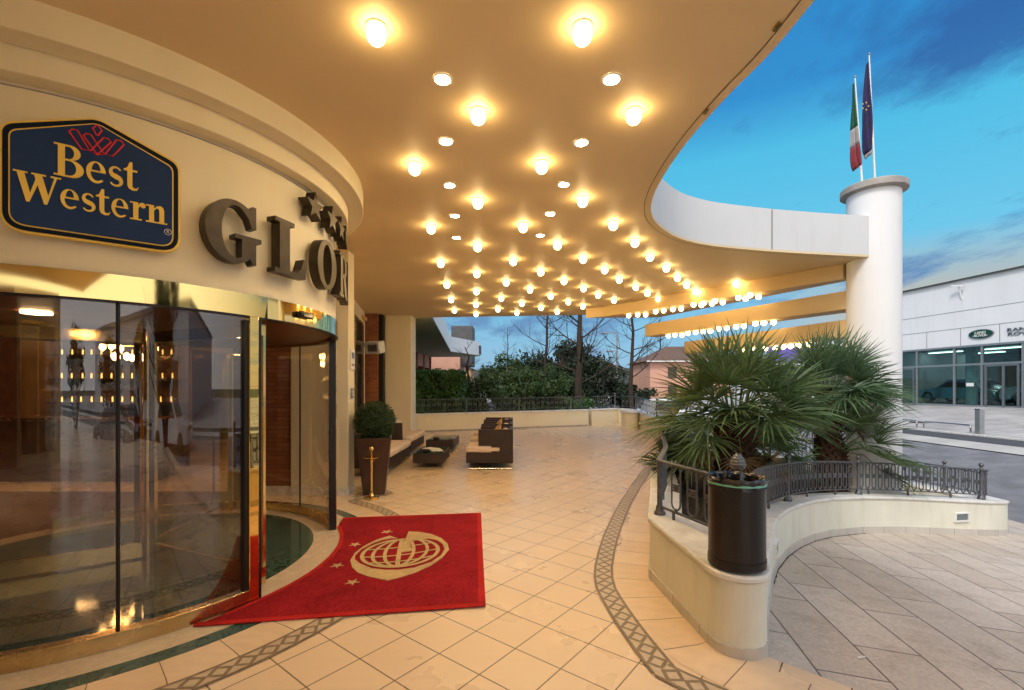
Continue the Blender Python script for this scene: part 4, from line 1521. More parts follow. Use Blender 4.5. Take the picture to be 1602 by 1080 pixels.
em = []
outer = [(750, 300), (680, 278), (560, 315), (450, 370), (370, 432), (330, 500), (348, 560), (400, 608), (490, 640), (600, 663), (665, 675), (760, 652), (900, 608), (1050, 540), (1150, 470), (1207, 400), (1195, 350), (1140, 300), (1050, 263), (950, 245), (850, 240), (818, 315),
         (895, 322), (945, 310), (1020, 302), (1100, 315), (1152, 350), (1168, 398), (1140, 450), (1050, 512), (900, 562), (760, 582), (640, 583), (520, 568), (420, 528), (368, 488), (374, 450), (425, 400), (520, 348), (620, 312), (700, 298)]
em.append(outer)
em.append([(812, 318), (775, 424), (850, 416), (900, 405), (858, 372), (872, 342), (893, 325)])
lg = MB()
for lp in em:
    vs, fs = outline_mesh([crop(lp)], .005)
    lg.add([v + Vector((0, 0, .0155 + .0025)) for v in vs], fs)


def gpt(u, v):      # globe point, u along the long axis, v along the short
    cx, cy = 772, 432
    ca, sa = math.cos(R(-6.5)), math.sin(R(-6.5))
    x, y = u * 340, v * 120
    return (cx + x * ca - y * sa, cy + x * sa + y * ca)


def gline(pts, w, lift):
    q = crop([gpt(u, v) for u, v in pts])
    ribbon(lg, q, w, lambda x, y: .0155, lift)


gline([(math.cos(R(a)), math.sin(R(a))) for a in range(0, 365, 6)], .036, .0052)
for k, (v0, bow) in enumerate(((-.50, .10), (0.02, .16), (.50, .14))):
    lim = math.sqrt(max(0, 1 - (v0) ** 2)) * .97
    gline([(u * lim, v0 + bow * (1 - u * u) * .9) for u in [i / 12 - 1 for i in range(25)]], .024, .0060 + .0006 * k)
for k, b in enumerate((-.72, -.40, -.02, .36, .72)):
    gline([(b * math.cos(R(a)) - .10 * math.sin(R(a)), math.sin(R(a)) * .97) for a in range(-84, 88, 7)], .032 if k != 2 else .042, .0080 + .0006 * k)
lo = lg.build('globe_emblem', M['carpet_gold'], RG, smooth=0, recalc=False)
for cx, cy, s in ((655, 241, 52), (372, 355, 52), (212, 541, 62), (348, 690, 66)):
    c0 = crop([(cx, cy)])[0]
    r_ = abs(crop([(cx + s, cy)])[0][0] - c0[0])
    pts = [(c0[0] + (r_ if i % 2 == 0 else r_ * .36) * math.sin(i * math.pi / 5 + .3), c0[1] + (r_ if i % 2 == 0 else r_ * .36) * math.cos(i * math.pi / 5 + .3)) for i in range(10)]
    MB().prism(pts, .0156, .0195).build('star_motif', M['carpet_gold'], RG, smooth=0)

# ------------------------------------------------------------------ litter bin
BN = thing('litter_bin', 'black perforated cylinder litter bin with liner at the planter tip', 'bin', (1.40, 2.87, .512))
bc_ = (1.40, 2.87)
MB().arc(bc_, .158, .163, 0, 360, .512 + .045, 1.035, 64).build('body', M['perf'], BN)
b = MB()
b.arc(bc_, .155, .167, 0, 360, .512, .512 + .045, 64)
b.lathe([(.01, .515), (.158, .515), (.158, .525), (.01, .525)], (*bc_, 0), 48)
b.build('base_band', M['black'], BN)
MB().tube([(bc_[0] + .163 * math.cos(a / 32 * math.pi), bc_[1] + .163 * math.sin(a / 32 * math.pi), 1.04) for a in range(64)], .008, 8, closed=True).build('rim', M['iron'], BN)
MB().arc(bc_, .164, .168, 0, 360, 1.008, 1.020, 64).build('elastic_band', M['mint'], BN)
lin = MB(); vs, fs = [], []
NL = 72
for k, (r0, z0, j) in enumerate(((.166, .992, .0035), (.170, 1.012, .0015), (.173, 1.040, .002), (.166, 1.053, .003), (.150, 1.040, .006), (.140, .96, .012), (.13, .87, .016))):
    for i in range(NL):
        a = 2 * math.pi * i / NL
        rr = r0 + j * math.sin(a * 13 + k) + j * .7 * math.sin(a * 7 + 2 * k)
        zz = z0 + (.010 * math.sin(a * 9 + 1) + .006 * math.sin(a * 21) if k == 0 else .003 * math.sin(a * 11 + k))
        if k == 1:
            rr = .1635; zz = 1.0 + .002
        vs.append((bc_[0] + rr * math.cos(a), bc_[1] + rr * math.sin(a), zz))
for k in range(6):
    for i in range(NL):
        fs.append((k * NL + i, k * NL + (i + 1) % NL, (k + 1) * NL + (i + 1) % NL, (k + 1) * NL + i))
vs.append((bc_[0], bc_[1], .85))
for i in range(NL):
    fs.append((6 * NL + i, 6 * NL + (i + 1) % NL, len(vs) - 1))
lin.add(vs, fs).build('bin_liner', M['plastic_black'], BN, recalc=False)

# ------------------------------------------------------------------ palms


def fan(mb, base, d, pet, rad, nseg, droop):
    d = d.normalized()
    mid_ = base + d * pet * .55 + Vector((0, 0, .05 * pet))
    tip = base + d * pet - Vector((0, 0, droop * pet * .30))
    mb.tube([base, mid_, tip], [.011, .008, .006], 5)
    f = (tip - mid_).normalized()
    s = f.cross(Vector((0, 0, 1)))
    s = s.normalized() if s.length > .05 else Vector((1, 0, 0))
    roll = random.uniform(-.5, .5)
    n = s.cross(f)
    s, n = s * math.cos(roll) + n * math.sin(roll), n * math.cos(roll) - s * math.sin(roll)
    span = R(random.uniform(100, 118))
    for i in range(nseg):
        a = -span + 2 * span * i / (nseg - 1) + random.uniform(-.06, .06)
        L = rad * (.72 + .30 * math.cos(a * .75)) * random.uniform(.82, 1.1)
        v = f * math.cos(a) + s * math.sin(a)
        v = (v + n * (.22 + .10 * abs(math.sin(a)) + random.uniform(-.07, .07))).normalized()
        side = v.cross(n).normalized()
        up = side.cross(v)
        w = .0145
        g = Vector((0, 0, -1)) * L
        p1 = tip + v * L * .18
        p2 = tip + v * L * .58 + g * droop * .05
        p3 = tip + v * L + g * (droop * .24 + random.uniform(-.02, .05))
        rid = -up * .007
        vs = [tip - side * .003, tip + side * .003,
              p1 - side * w * .75, p1 + rid, p1 + side * w * .75,
              p2 - side * w * .8, p2 + rid, p2 + side * w * .8, p3]
        mb.add(vs, [(0, 2, 3, 1), (1, 3, 4), (2, 5, 6, 3), (3, 6, 7, 4), (5, 8, 6), (6, 8, 7)])


def palm(name, label, x, y, z0, zt_, n, pet, rad, mm, tr=.17, seed=1, bias=None, lo=-.55, dead=0, prune=(.45, -.89)):
    random.seed(seed)
    o = thing(name, label, 'palm', (x, y, z0), 'fan palms in the planter')
    k = 10
    H = zt_ - z0
    tb = MB()
    tb.tube([(x + .02 * math.sin(i), y + .02 * math.cos(i * 1.3), z0 - .1 + (H + .1) * i / k) for i in range(k + 1)], [tr * (1.12 - .3 * i / k) for i in range(k + 1)], 12)
    for i in range(int(H * 170)):
        a = i * 2.39996; zz = z0 + H * (i + .5) / (H * 170)
        r0 = tr * (1.1 - .28 * (zz - z0) / H) * .9
        c = Vector((x + r0 * math.cos(a), y + r0 * math.sin(a), zz))
        dr = Vector((math.cos(a), math.sin(a), .7)).normalized()
        sd = Vector((-math.sin(a), math.cos(a), 0))
        ln = random.uniform(.06, .12)
        tb.add([c - sd * .03, c + sd * .03, c + dr * ln + sd * .012, c + dr * ln - sd * .012, c - Vector((0, 0, .04)) + dr * .03], [(0, 1, 2, 3), (0, 4, 1), (1, 4, 2), (4, 3, 2), (0, 3, 4)])
    tb.build('trunk', M['palm_bark'], o, smooth=30)
    cr_ = MB()
    for i in range(n):
        a = i * 2.39996 + random.uniform(-.25, .25)
        t = (i + .5) / n
        elev = lo + (1.42 - lo) * t ** 1.0
        if elev < .2 and math.cos(a) * prune[0] + math.sin(a) * prune[1] > .30:
            elev = random.uniform(.2, .6)
        d = Vector((math.cos(a) * math.cos(elev), math.sin(a) * math.cos(elev), math.sin(elev)))
        if bias:
            d = (d + Vector(bias)).normalized()
        b = Vector((x, y, zt_ - .10 + .12 * t)) + Vector((math.cos(a), math.sin(a), 0)) * tr * .5
        fan(cr_, b, d, pet * random.uniform(.85, 1.15), rad * random.uniform(.8, 1.15), 24, .95 - .75 * t)
    cr_.build('crown', mm, o, smooth=0, recalc=False)
    if dead:
        dm = MB()
        for i in range(dead):
            a = i * 2.4 + 1.1
            b = Vector((x, y, zt_ - .22 - .12 * random.random())) + Vector((math.cos(a), math.sin(a), 0)) * tr * .8
            fan(dm, b, Vector((math.cos(a) * .75, math.sin(a) * .75, -.55)), pet * .5, rad * .55, 16, 1.2)
        for i in range(14):
            a = i * 2.1; b = Vector((x, y, zt_ - .35 * random.random() - .05)) + Vector((math.cos(a), math.sin(a), 0)) * tr * .7
            dm.tube([b, b + Vector((math.cos(a), math.sin(a), random.uniform(.3, 1.0))).normalized() * random.uniform(.12, .3)], [.014, .008], 5)
        dm.build('dead_fronds', M['dead_frond'], o, smooth=0, recalc=False)
    return o


palm('fan_palm', 'largest fan palm with thick brown trunk standing right behind the litter bin', 2.72, 5.60, .28, 1.30, 62, .55, .64, M['palm'], .22, 3, lo=-.45, dead=6)
palm('fan_palm', 'tall fan palm with drooping crown in front of the round column', 4.92, 7.15, .12, 1.55, 60, .48, .58, M['palm2'], .17, 5, lo=-.65, dead=4)
palm('fan_palm', 'low fan palm spreading to the right over the railing below the column', 5.05, 7.15, .1, .70, 20, .58, .60, M['palm'], .12, 8, bias=(.50, -.12, -.05), lo=-.3, prune=(0, -1))
palm('fan_palm', 'small young palm low in the corner left of the thick trunk', 2.15, 6.0, .3, .55, 14, .26, .36, M['palm2'], .07, 11, lo=.55)
palm('fan_palm', 'dark low palm between the big palms behind the iron railing', 3.85, 6.9, .15, .55, 18, .30, .40, M['palm2'], .10, 14, lo=.0)
random.seed(21)


# ------------------------------------------------------------------ leafy plants and trees
def leaf(mb, p, s, nrm=None):
    n = Vector((random.gauss(0, 1), random.gauss(0, 1), random.gauss(0, 1)))
    if nrm is not None:
        n = n * .6 + nrm * .9
    n.normalize()
    u = n.orthogonal().normalized()
    a = random.random() * 6.28
    w = n.cross(u)
    u, w = u * math.cos(a) + w * math.sin(a), w * math.cos(a) - u * math.sin(a)
    mb.add([p - u * s, p + w * s * .45 + n * s * .12, p + u * s, p - w * s * .45 + n * s * .12], [(0, 1, 2, 3)])


def branch(mb, p, d, L, r, dep, spread=.55, tips=None, up=.12, kids=3, curl=.25):
    k = 4
    pts, rs = [p.copy()], [r]
    q = p.copy(); dd = d.copy()
    for i in range(k):
        dd = (dd + Vector((random.uniform(-curl, curl), random.uniform(-curl, curl), random.uniform(-curl, curl) * .6 + up)) * .5).normalized()
        q = q + dd * L / k
        pts.append(q.copy()); rs.append(r * (1 - .45 * (i + 1) / k))
    mb.tube(pts, rs, 6 if dep > 1 else 4, cap=False)
    if tips is not None and dep <= 1:
        tips += pts[2:]
    if dep <= 0:
        return
    for c in range(kids):
        t = random.uniform(.35, 1.0)
        i = min(k - 1, int(t * k))
        s = pts[i].lerp(pts[i + 1], t * k - i)
        ax = Vector((random.gauss(0, 1), random.gauss(0, 1), random.gauss(0, .5)))
        nd = (dd + ax.normalized() * spread * 1.6).normalized()
        branch(mb, s, nd, L * random.uniform(.5, .75), rs[i] * .55, dep - 1, spread, tips, up, kids, curl)
    branch(mb, pts[-1], dd, L * .6, rs[-1] * .9, dep - 1, spread, tips, up, kids, curl)


def bare_tree(label, x, y, h, r, seed, nside=14, low=.25, name='bare_tree'):
    random.seed(seed)
    z0 = gz(x, y) - .1
    o = thing(name, label, 'tree', (x, y, z0), 'trees behind the terrace')
    tb = MB(); k = 8
    pts = [Vector((x + random.uniform(-.06, .06) * i * .4, y, z0 + h * i / k)) for i in range(k + 1)]
    tb.tube(pts, [r * (1 - .82 * i / k) for i in range(k + 1)], 8)
    tb.build('trunk', M['bark'], o)
    bb = MB()
    for i in range(nside):
        t = low + (1 - low) * (i + random.random()) / nside
        s = pts[min(k - 1, int(t * k))].lerp(pts[min(k, int(t * k) + 1)], t * k - int(t * k))
        a = i * 2.4 + random.uniform(-.4, .4)
        d = Vector((math.cos(a), math.sin(a), random.uniform(.15, .6))).normalized()
        branch(bb, s, d, h * .17 * (1.25 - t * .7), r * (.32 - .2 * t), 2, .5, None, .15)
    bb.build('crown', M['bark'], o)
    return o


def leafy(name, label, x, y, zc, rx, ry, rz, n, ls, mm, seed, z0=None, clumps=26, cat='shrub', tr=.05, group='shrubs behind the terrace wall'):
    random.seed(seed)
    z0 = gz(x, y) - .05 if z0 is None else z0
    o = thing(name, label, cat, (x, y, z0), group)
    tb = MB(); tips = []
    for k in range(4):
        branch(tb, Vector((x, y, z0)), Vector((random.uniform(-.5, .5), random.uniform(-.5, .5), 1)).normalized(), (zc - z0) * .55, tr, 2, .5, tips, .1)
    tb.build('trunk', M['bark'], o)
    lb_ = MB()
    cl = []
    for k in range(clumps):
        while True:
            v = Vector((random.uniform(-1, 1), random.uniform(-1, 1), random.uniform(-1, 1)))
            if .25 < v.length < 1:
                break
        cl.append((Vector((x + v.x * rx, y + v.y * ry, zc + v.z * rz)), random.uniform(.22, .42)))
    for i in range(n):
        c, s = random.choice(cl)
        v = Vector((random.gauss(0, 1), random.gauss(0, 1), random.gauss(0, .8)))
        v = v.normalized() * random.random() ** .4
        p = c + Vector((v.x * rx, v.y * ry, v.z * rz)) * s * 1.15
        leaf(lb_, p, ls * random.uniform(.6, 1.3), v)
    lb_.build('crown', mm, o, smooth=0, recalc=False)
    return o


# clipped laurel hedge by the neighbouring wing
HG = thing('laurel_hedge', 'clipped glossy green hedge behind the low terrace wall at the left', 'hedge', (-2.9, 15.6, .2))
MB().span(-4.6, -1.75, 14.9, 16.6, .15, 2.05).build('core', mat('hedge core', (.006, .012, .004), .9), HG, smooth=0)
hb = MB()
for i in range(7500):
    u, v = random.random(), random.random()
    k = random.random()
    bump_ = .10 * math.sin(u * 23) * math.sin(v * 9 + u * 5)
    if k < .62:
        p = Vector((-4.6 + 2.9 * u, 14.86 + bump_ + random.uniform(-.06, .06), .25 + 1.9 * v)); n = Vector((0, -1, .3))
    elif k < .82:
        p = Vector((-1.72 + bump_ + random.uniform(-.06, .06), 14.9 + 1.7 * u, .25 + 1.9 * v)); n = Vector((1, 0, .3))
    else:
        p = Vector((-4.6 + 2.9 * u, 14.9 + 1.7 * v, 2.09 + bump_ + random.uniform(-.05, .06))); n = Vector((0, -.3, 1))
    leaf(hb, p, random.uniform(.05, .10), n)
hb.build('foliage', M['hedge'], HG, smooth=0, recalc=False)
leafy('garden_shrub', 'rounded dark green bush just right of the clipped hedge', -1.15, 17.3, 1.35, .75, .8, .95, 4200, .07, M['shrub'], 31)
leafy('garden_shrub', 'loose olive green bush behind the middle of the low terrace wall', .35, 18.6, 1.45, 1.05, .9, 1.05, 4800, .075, M['shrub'], 32)
leafy('garden_shrub', 'thin leafy bush with twisted dark stem before the big evergreen', 1.55, 18.2, 1.35, .85, .8, 1.0, 2600, .07, M['shrub'], 33, tr=.07)
leafy('garden_shrub', 'low green bush behind the railing under the thick bare tree', 2.35, 17.6, .75, .9, .6, .45, 2000, .06, M['hedge'], 34)
leafy('garden_shrub', 'sparse brown green bush at the far corner of the terrace wall', -.4, 22.5, 1.9, 1.3, 1.0, 1.1, 3200, .09, M['shrub'], 38)
leafy('evergreen_tree', 'broad dark evergreen tree behind the terrace in the middle', 2.9, 24.5, 1.95, 2.6, 1.8, 1.65, 15000, .12, M['conifer'], 35, clumps=44, cat='tree', tr=.12, group='trees behind the terrace')
leafy('evergreen_tree', 'small dark evergreen beside the bare tree at the right corner', 6.1, 24.0, 1.2, 1.2, 1.0, .8, 3200, .11, M['conifer'], 36, cat='tree', tr=.06, group='trees behind the terrace')
bare_tree('thick bare tree with rough dark trunk rising to the canopy edge', 2.85, 19.6, 7.2, .19, 41, 15, .2)
bare_tree('slim bare tree with upright twigs left of the thick one', 1.55, 21.0, 7.0, .10, 42, 18, .3)
bare_tree('slender bare tree with a straight trunk by the corner pedestal', 4.75, 18.3, 6.0, .11, 43, 18, .3)
bare_tree('distant small bare tree above the hill at the left', -3.8, 40, 6.4, .10, 44, 14, .3)
bare_tree('distant small bare tree behind the olive green bush', -.3, 42, 6.8, .10, 45, 14, .3)
bare_tree('bare tree behind the roof of the pink house', 24.5, 76, 12.5, .22, 46, 16, .35)
bare_tree('crooked bare tree beside the neighbouring wing and hedge', -1.55, 16.9, 3.0, .09, 47, 6, .45)
bare_tree('bare tree beyond the street between lamp post and thick tree', 5.6, 34, 5.8, .13, 48, 14, .3)

# dark weeping tree behind the viewer, seen in the door glass
leafy('weeping_tree', 'tall dark weeping conifer mirrored in the glass of the revolving door', 7.5, -3.4, 4.6, .9, .9, 3.4, 7000, .12, M['conifer'], 37, z0=-.5, cat='tree', tr=.12, group='trees in front of the hotel')

# ------------------------------------------------------------------ low wall, pedestal and railing at the back of the terrace
LW = thing('terrace_wall', 'low cream wall with stone coping closing the back of the terrace', 'wall', (-2.9, 13.7, .27))
wl = [(-3.0, 13.78), (2.57, 15.42), (3.62, 15.85), (4.15, 15.2), (4.02, 12.8), (3.82, 10.75)]


def wall_run(pts, w, h0, h1, mm, name, parent, bev=0):
    mb = MB()
    for a, b in zip(pts, pts[1:]):
        a, b = Vector((*a, zt(*a))), Vector((*b, zt(*b)))
        mb.bar(a + Vector((0, 0, (h0 + h1) / 2)), b + Vector((0, 0, (h0 + h1) / 2)), w, h1 - h0)
    mb.build(name, mm, parent, smooth=0, bevel=bev)


wall_run([wl[0], (2.52, 15.405)], .22, -.3, .50, M['plaster'], 'wall', LW)
wall_run([(2.62, 15.44), wl[2]], .22, -.3, .50, M['plaster'], 'wall', LW)
wall_run([(3.70, 15.78), wl[3]], .22, -.3, .50, M['plaster'], 'wall', LW)
wall_run([(4.15, 15.05), wl[4], wl[5]], .22, -.3, .50, M['plaster'], 'wall', LW)
wall_run([wl[0], (2.50, 15.40)], .27, .502, .55, M['coping'], 'coping', LW, .008)
wall_run([(2.64, 15.445), (3.60, 15.84)], .27, .502, .55, M['coping'], 'coping', LW, .008)
wall_run([(3.74, 15.72), (4.14, 15.22)], .27, .5025, .5505, M['coping'], 'coping', LW, .008)
wall_run([(4.145, 15.08), (4.03, 12.8), wl[5]], .27, .503, .551, M['coping'], 'coping', LW, .008)
wall_run([(-3.0, 13.64), (2.50, 15.27)], .05, -.02, .05, M['concrete'], 'plinth', LW)
PD = thing('stone_pedestal', 'short round cream pedestal at the back corner of the terrace', 'pedestal', (3.72, 14.55, .3))
MB().lathe([(.27, -.02), (.27, .05), (.25, .06), (.25, .50)], (3.72, 14.55, zt(0, 14.55)), 32).build('drum', M['plaster'], PD)
MB().lathe([(.25, .50), (.30, .52), (.30, .57), (.27, .59), (.01, .59)], (3.72, 14.55, zt(0, 14.55)), 32).build('cap', M['coping'], PD)
cz = lambda p: (p[0], p[1], zt(*p) + .55)
b1 = [cz((-2.95, 13.80)), cz((2.45, 15.39))]
railing('wall_railing', 'long dark iron railing on the low wall behind the sofas', b1, [(1.6, 'stub'), (3.3, 'stub'), (5.1, 'stub')], .42, .16, loop_w=.08, first=.12)
b2 = [cz((2.68, 15.47)), cz((3.58, 15.83))]
railing('wall_railing', 'short iron railing between the wall gap and the corner lamp', b2, [(.92, 'ball')], .42, .16, loop_w=.08, first=.1)
b3 = [cz((3.72, 15.75)), cz((4.12, 15.24)), cz((4.03, 12.8)), cz((3.84, 10.9))]
railing('wall_railing', 'iron railing on the wall running from the pedestal toward the palms', b3, [(.62, 'ball'), (3.1, 'ball')], .42, .17, loop_w=.08, first=.1)

# ------------------------------------------------------------------ terrace furniture
def rbox(x0, x1, y0, y1, z0, z1):
    return MB().span(x0, x1, y0, y1, z0, z1)


def armchair(y0, label):
    W, z0 = .74, zt(0, y0 + .35)
    x0, x1 = -.86, .02
    o = thing('armchair', label, 'armchair', ((x0 + x1) / 2, y0 + W / 2, z0), 'wicker armchairs in a row')
    for yy in (y0, y0 + W - .05):
        # side panel with a notch where the seat cushion shows
        prof = [(x0, .115), (x1, .115), (x1, .745), (x0 + .23, .745), (x0 + .23, .44), (x0 + .47, .44), (x0 + .47, .30), (x0, .30)]
        mb = MB(); n = len(prof)
        vs = [(px, yy, z0 + pz) for px, pz in prof] + [(px, yy + .05, z0 + pz) for px, pz in prof]
        mb.add(vs, [tuple(range(n)), tuple(range(2 * n - 1, n - 1, -1))] + [(i, n + i, n + (i + 1) % n, (i + 1) % n) for i in range(n)])
        mb.build('armrest', M['wicker'], o, smooth=0, bevel=.006)
    rbox(x1 - .07, x1, y0 + .052, y0 + W - .052, z0 + .115, z0 + .745).build('backrest', M['wicker'], o, smooth=0, bevel=.006)
    rbox(x0 + .01, x1 - .072, y0 + .052, y0 + W - .052, z0 + .12, z0 + .295).build('seat_base', M['wicker'], o, smooth=0)
    rbox(x0 - .01, x1 - .22, y0 - .003 if y0 < 8.7 else y0 + .055, y0 + W - .055, z0 + .303, z0 + .438).build('seat_cushion', M['cushion'], o, bevel=.045, seg=3)
    rbox(x1 - .215, x1 - .075, y0 + .055, y0 + W - .055, z0 + .305, z0 + .72).build('back_cushion', M['cushion'], o, bevel=.05, seg=3)
    lg_ = MB()
    for yy in (y0 + .012, y0 + W - .012):
        lg_.tube([(x0 + .02, yy, z0 + .115), (x0 + .02, yy, z0 + .012), (x1 - .02, yy, z0 + .012), (x1 - .02, yy, z0 + .115)], .012, 6)
    lg_.build('sled_leg', M['chrome'], o)
    return o


armchair(8.60, 'dark wicker armchair with cream seat, nearest of the row facing the hotel wall')
armchair(9.46, 'dark wicker armchair in the middle of the row of three')
armchair(10.32, 'dark wicker armchair farthest back in the row of three')
for y, lab in ((8.98, 'tan patterned throw cushion in the nearest armchair'), (9.86, 'tan patterned throw cushion in the middle armchair')):
    z0 = zt(0, y)
    t = thing('throw_cushion', lab, 'cushion', (-.26, y, z0 + .44), 'throw cushions on the armchairs')
    mb = MB(); Mx = Matrix.Rotation(R(24), 4, 'Y') @ Matrix.Rotation(R(14), 4, 'X')
    g = 7; vs, fs = [], []
    for sgn in (1, -1):
        for i in range(g):
            for j in range(g):
                u, v = i / (g - 1) * 2 - 1, j / (g - 1) * 2 - 1
                th = .075 * (1 - u * u) ** .5 * (1 - v * v) ** .5
                q = Mx @ Vector((sgn * th, u * .20 * (1 - .06 * (1 - abs(v))), v * .20))
                vs.append(Vector((-.315, y, z0 + .61)) + q)
    for s in range(2):
        for i in range(g - 1):
            for j in range(g - 1):
                a = s * g * g + i * g + j
                fs.append((a, a + 1, a + g + 1, a + g))
    mb.add(vs, fs).build('cover', M['throw'], t, smooth=60)


def bench(y0, y1, label):
    z0 = zt(0, (y0 + y1) / 2)
    x0, x1 = -2.92, -2.14
    o = thing('lounge_sofa', label, 'sofa', ((x0 + x1) / 2, (y0 + y1) / 2, z0), 'wicker sofas along the hotel wall')
    rbox(x0, x1, y0, y1, z0 + .12, z0 + .30).build('seat_base', M['wicker'], o, smooth=0, bevel=.006)
    rbox(x0, x0 + .07, y0, y1, z0 + .302, z0 + .72).build('backrest', M['wicker'], o, smooth=0, bevel=.006)
    rbox(x0 + .072, x0 + .60, y0, y0 + .05, z0 + .302, z0 + .72).build('armrest', M['wicker'], o, smooth=0, bevel=.006)
    k = 2
    for i in range(k):
        a = y0 + .055 + (y1 - y0 - .06) * i / k; b = y0 + .055 + (y1 - y0 - .06) * (i + 1) / k - .01
        rbox(x0 + .08, x1 + .03, a, b, z0 + .303, z0 + .44).build('seat_cushion', M['cushion'], o, bevel=.045, seg=3)
    for i in range(k):
        a = y0 + .06 + (y1 - y0 - .08) * i / k; b = y0 + .06 + (y1 - y0 - .08) * (i + 1) / k - .02
        rbox(x0 + .08, x0 + .24, a, b, z0 + .44, z0 + .70).build('back_cushion', M['cushion'], o, bevel=.04, seg=3)
    lg_ = MB()
    for yy in (y0 + .06, y1 - .06):
        lg_.tube([(x1 - .02, yy, z0 + .12), (x1 - .02, yy, z0 + .012), (x0 + .3, yy, z0 + .012), (x0 + .3, yy, z0 + .12)], .012, 6)
    lg_.build('sled_leg', M['chrome'], o)


bench(8.0, 9.65, 'long dark wicker sofa with cream cushions beside the planted pot')
bench(9.72, 11.2, 'long dark wicker sofa with cream cushions farther back by the pillar')


def table(x0, x1, y0, y1, label):
    z0 = zt(0, (y0 + y1) / 2)
    o = thing('coffee_table', label, 'table', ((x0 + x1) / 2, (y0 + y1) / 2, z0), 'low tables between sofas and armchairs')
    rbox(x0, x1, y0, y1, z0 + .10, z0 + .285).build('body', M['wicker'], o, smooth=0, bevel=.005)
    rbox(x0 + .005, x1 - .005, y0 + .005, y1 - .005, z0 + .286, z0 + .296).build('glass_top', M['table_glass'], o, smooth=0)
    lg_ = MB()
    for yy in (y0 + .015, y1 - .015):
        lg_.tube([(x0 + .012, yy, z0 + .10), (x0 + .012, yy, z0 + .01), (x1 - .012, yy, z0 + .01), (x1 - .012, yy, z0 + .10)], .010, 6)
    lg_.build('sled_leg', M['chrome'], o)
    return z0 + .296


z1 = table(-1.86, -1.29, 8.62, 9.55, 'low dark wicker table with green glass top nearer the door')
z2 = table(-1.90, -1.30, 10.15, 11.3, 'low dark wicker table with green glass top nearer the back wall')


def ashtray(x, y, z, lab):
    o = thing('ashtray', lab, 'ashtray', (x, y, z), 'ashtrays on the low tables')
    MB().lathe([(.06, 0), (.075, .02), (.07, .045), (.058, .045), (.05, .015), (.005, .012)], (x, y, z + .001), 20).build('bowl', M['black'], o)


ashtray(-1.64, 8.78, z1, 'round black ashtray on the nearer low table')
ashtray(-1.70, 10.32, z2, 'round black ashtray on the farther low table')
mg = MB(); mg.box((-1.48, 9.0, z1 + .006), (.22, .30, .008), rz=.35).box((-1.62, 9.2, z1 + .011), (.22, .30, .006), rz=.9)
tag(mg.build('magazine', M['paper'], None, smooth=0), 'pale magazines lying open on the nearer low table', 'magazine')

# pot with boxwood ball
PT = thing('potted_boxwood', 'clipped boxwood ball in a tall square tapered brown pot by the pillar', 'plant', (-2.08, 6.98, 0))
mb = MB(); px, py = -2.08, 6.98
vs = []
for h, s in ((.008, .155), (.80, .235), (.86, .245), (.86, .215), (.78, .21)):
    for a in (45, 135, 225, 315):
        vs.append((px + s * 1.414 * math.cos(R(a + 12)), py + s * 1.414 * math.sin(R(a + 12)), h))
fs = [(k * 4 + i, k * 4 + (i + 1) % 4, k * 4 + 4 + (i + 1) % 4, k * 4 + 4 + i) for k in range(4) for i in range(4)] + [(3, 2, 1, 0), (16, 17, 18, 19)]
mb.add(vs, fs).build('pot', M['pot'], PT, smooth=0, bevel=.008)
MB().tube([(px, py, .78), (px, py, .98)], .025, 8).build('trunk', M['bark'], PT)
MB().lathe([(.26 * math.sin(a / 12 * math.pi), -.26 * math.cos(a / 12 * math.pi)) for a in range(1, 12)], (px, py, 1.09), 20).build('core', mat('boxwood core', (.006, .012, .004), .9), PT)
lb_ = MB()
for i in range(6500):
    v = Vector((random.gauss(0, 1), random.gauss(0, 1), random.gauss(0, 1))).normalized()
    lump = 1 + .05 * math.sin(v.x * 7) * math.sin(v.y * 6 + 1) * math.sin(v.z * 7)
    leaf(lb_, Vector((px, py, 1.09)) + v * lump * (random.uniform(.265, .312) if random.random() < .94 else random.uniform(.30, .335)), random.uniform(.009, .021), v)
lb_.build('foliage', M['box'], PT, smooth=0, recalc=False)
AS = thing('ashtray_stand', 'slim brass ashtray stand in front of the brown pot', 'ashtray', (-2.02, 6.62, 0))
ac = (-2.02, 6.62, 0)
MB().lathe([(.105, .003), (.105, .015), (.085, .03), (.04, .05), (.02, .09)], ac, 28).build('base', M['brass'], AS)
MB().lathe([(.018, .09), (.015, .12), (.015, .54), (.022, .55), (.022, .58)], ac, 16).build('pole', M['brass'], AS)
MB().lathe([(.02, .56), (.07, .575), (.115, .60), (.118, .605), (.07, .585), (.02, .58)], ac, 28).build('dish', M['brass'], AS)
MB().lathe([(.012, .58), (.010, .68), (.020, .695), (.030, .715), (.030, .735), (.016, .755), (.002, .76)], ac, 16).build('finial', M['brass'], AS)

# ------------------------------------------------------------------ neighbouring wing of the hotel
WG = thing('neighbour_wing', 'low wing with a white angular roof edge behind the hedge', 'building', (-4, 24, 0))
roof = [(-2.30, 13.45), (-3.5, 25.6), (-2.6, 27.0), (-1.95, 28.6), (-2.0, 29.2), (-2.9, 30.0), (-5.5, 30.5), (-12, 30.5), (-12, 13.6)]
roof = [(-2.32, 13.45), (-3.45, 26.0), (-2.75, 27.6), (-2.1, 29.0), (-2.05, 29.6), (-2.7, 30.3), (-5.5, 30.6), (-12, 30.6), (-12, 13.65)]
MB().prism(roof, 3.64, 3.66).build('soffit', mat('greenish soffit', (.42, .46, .33), .7), WG, smooth=0)
MB().prism(roof, 3.665, 4.5).build('roof_edge', mat('bright white roof edge', (.84, .85, .86), .5, var=.03), WG, smooth=30)
MB().box((-2.05, 29.33, 4.0), (.16, .5, .55)).build('end_lamp', M['grey_box'], WG, smooth=0)
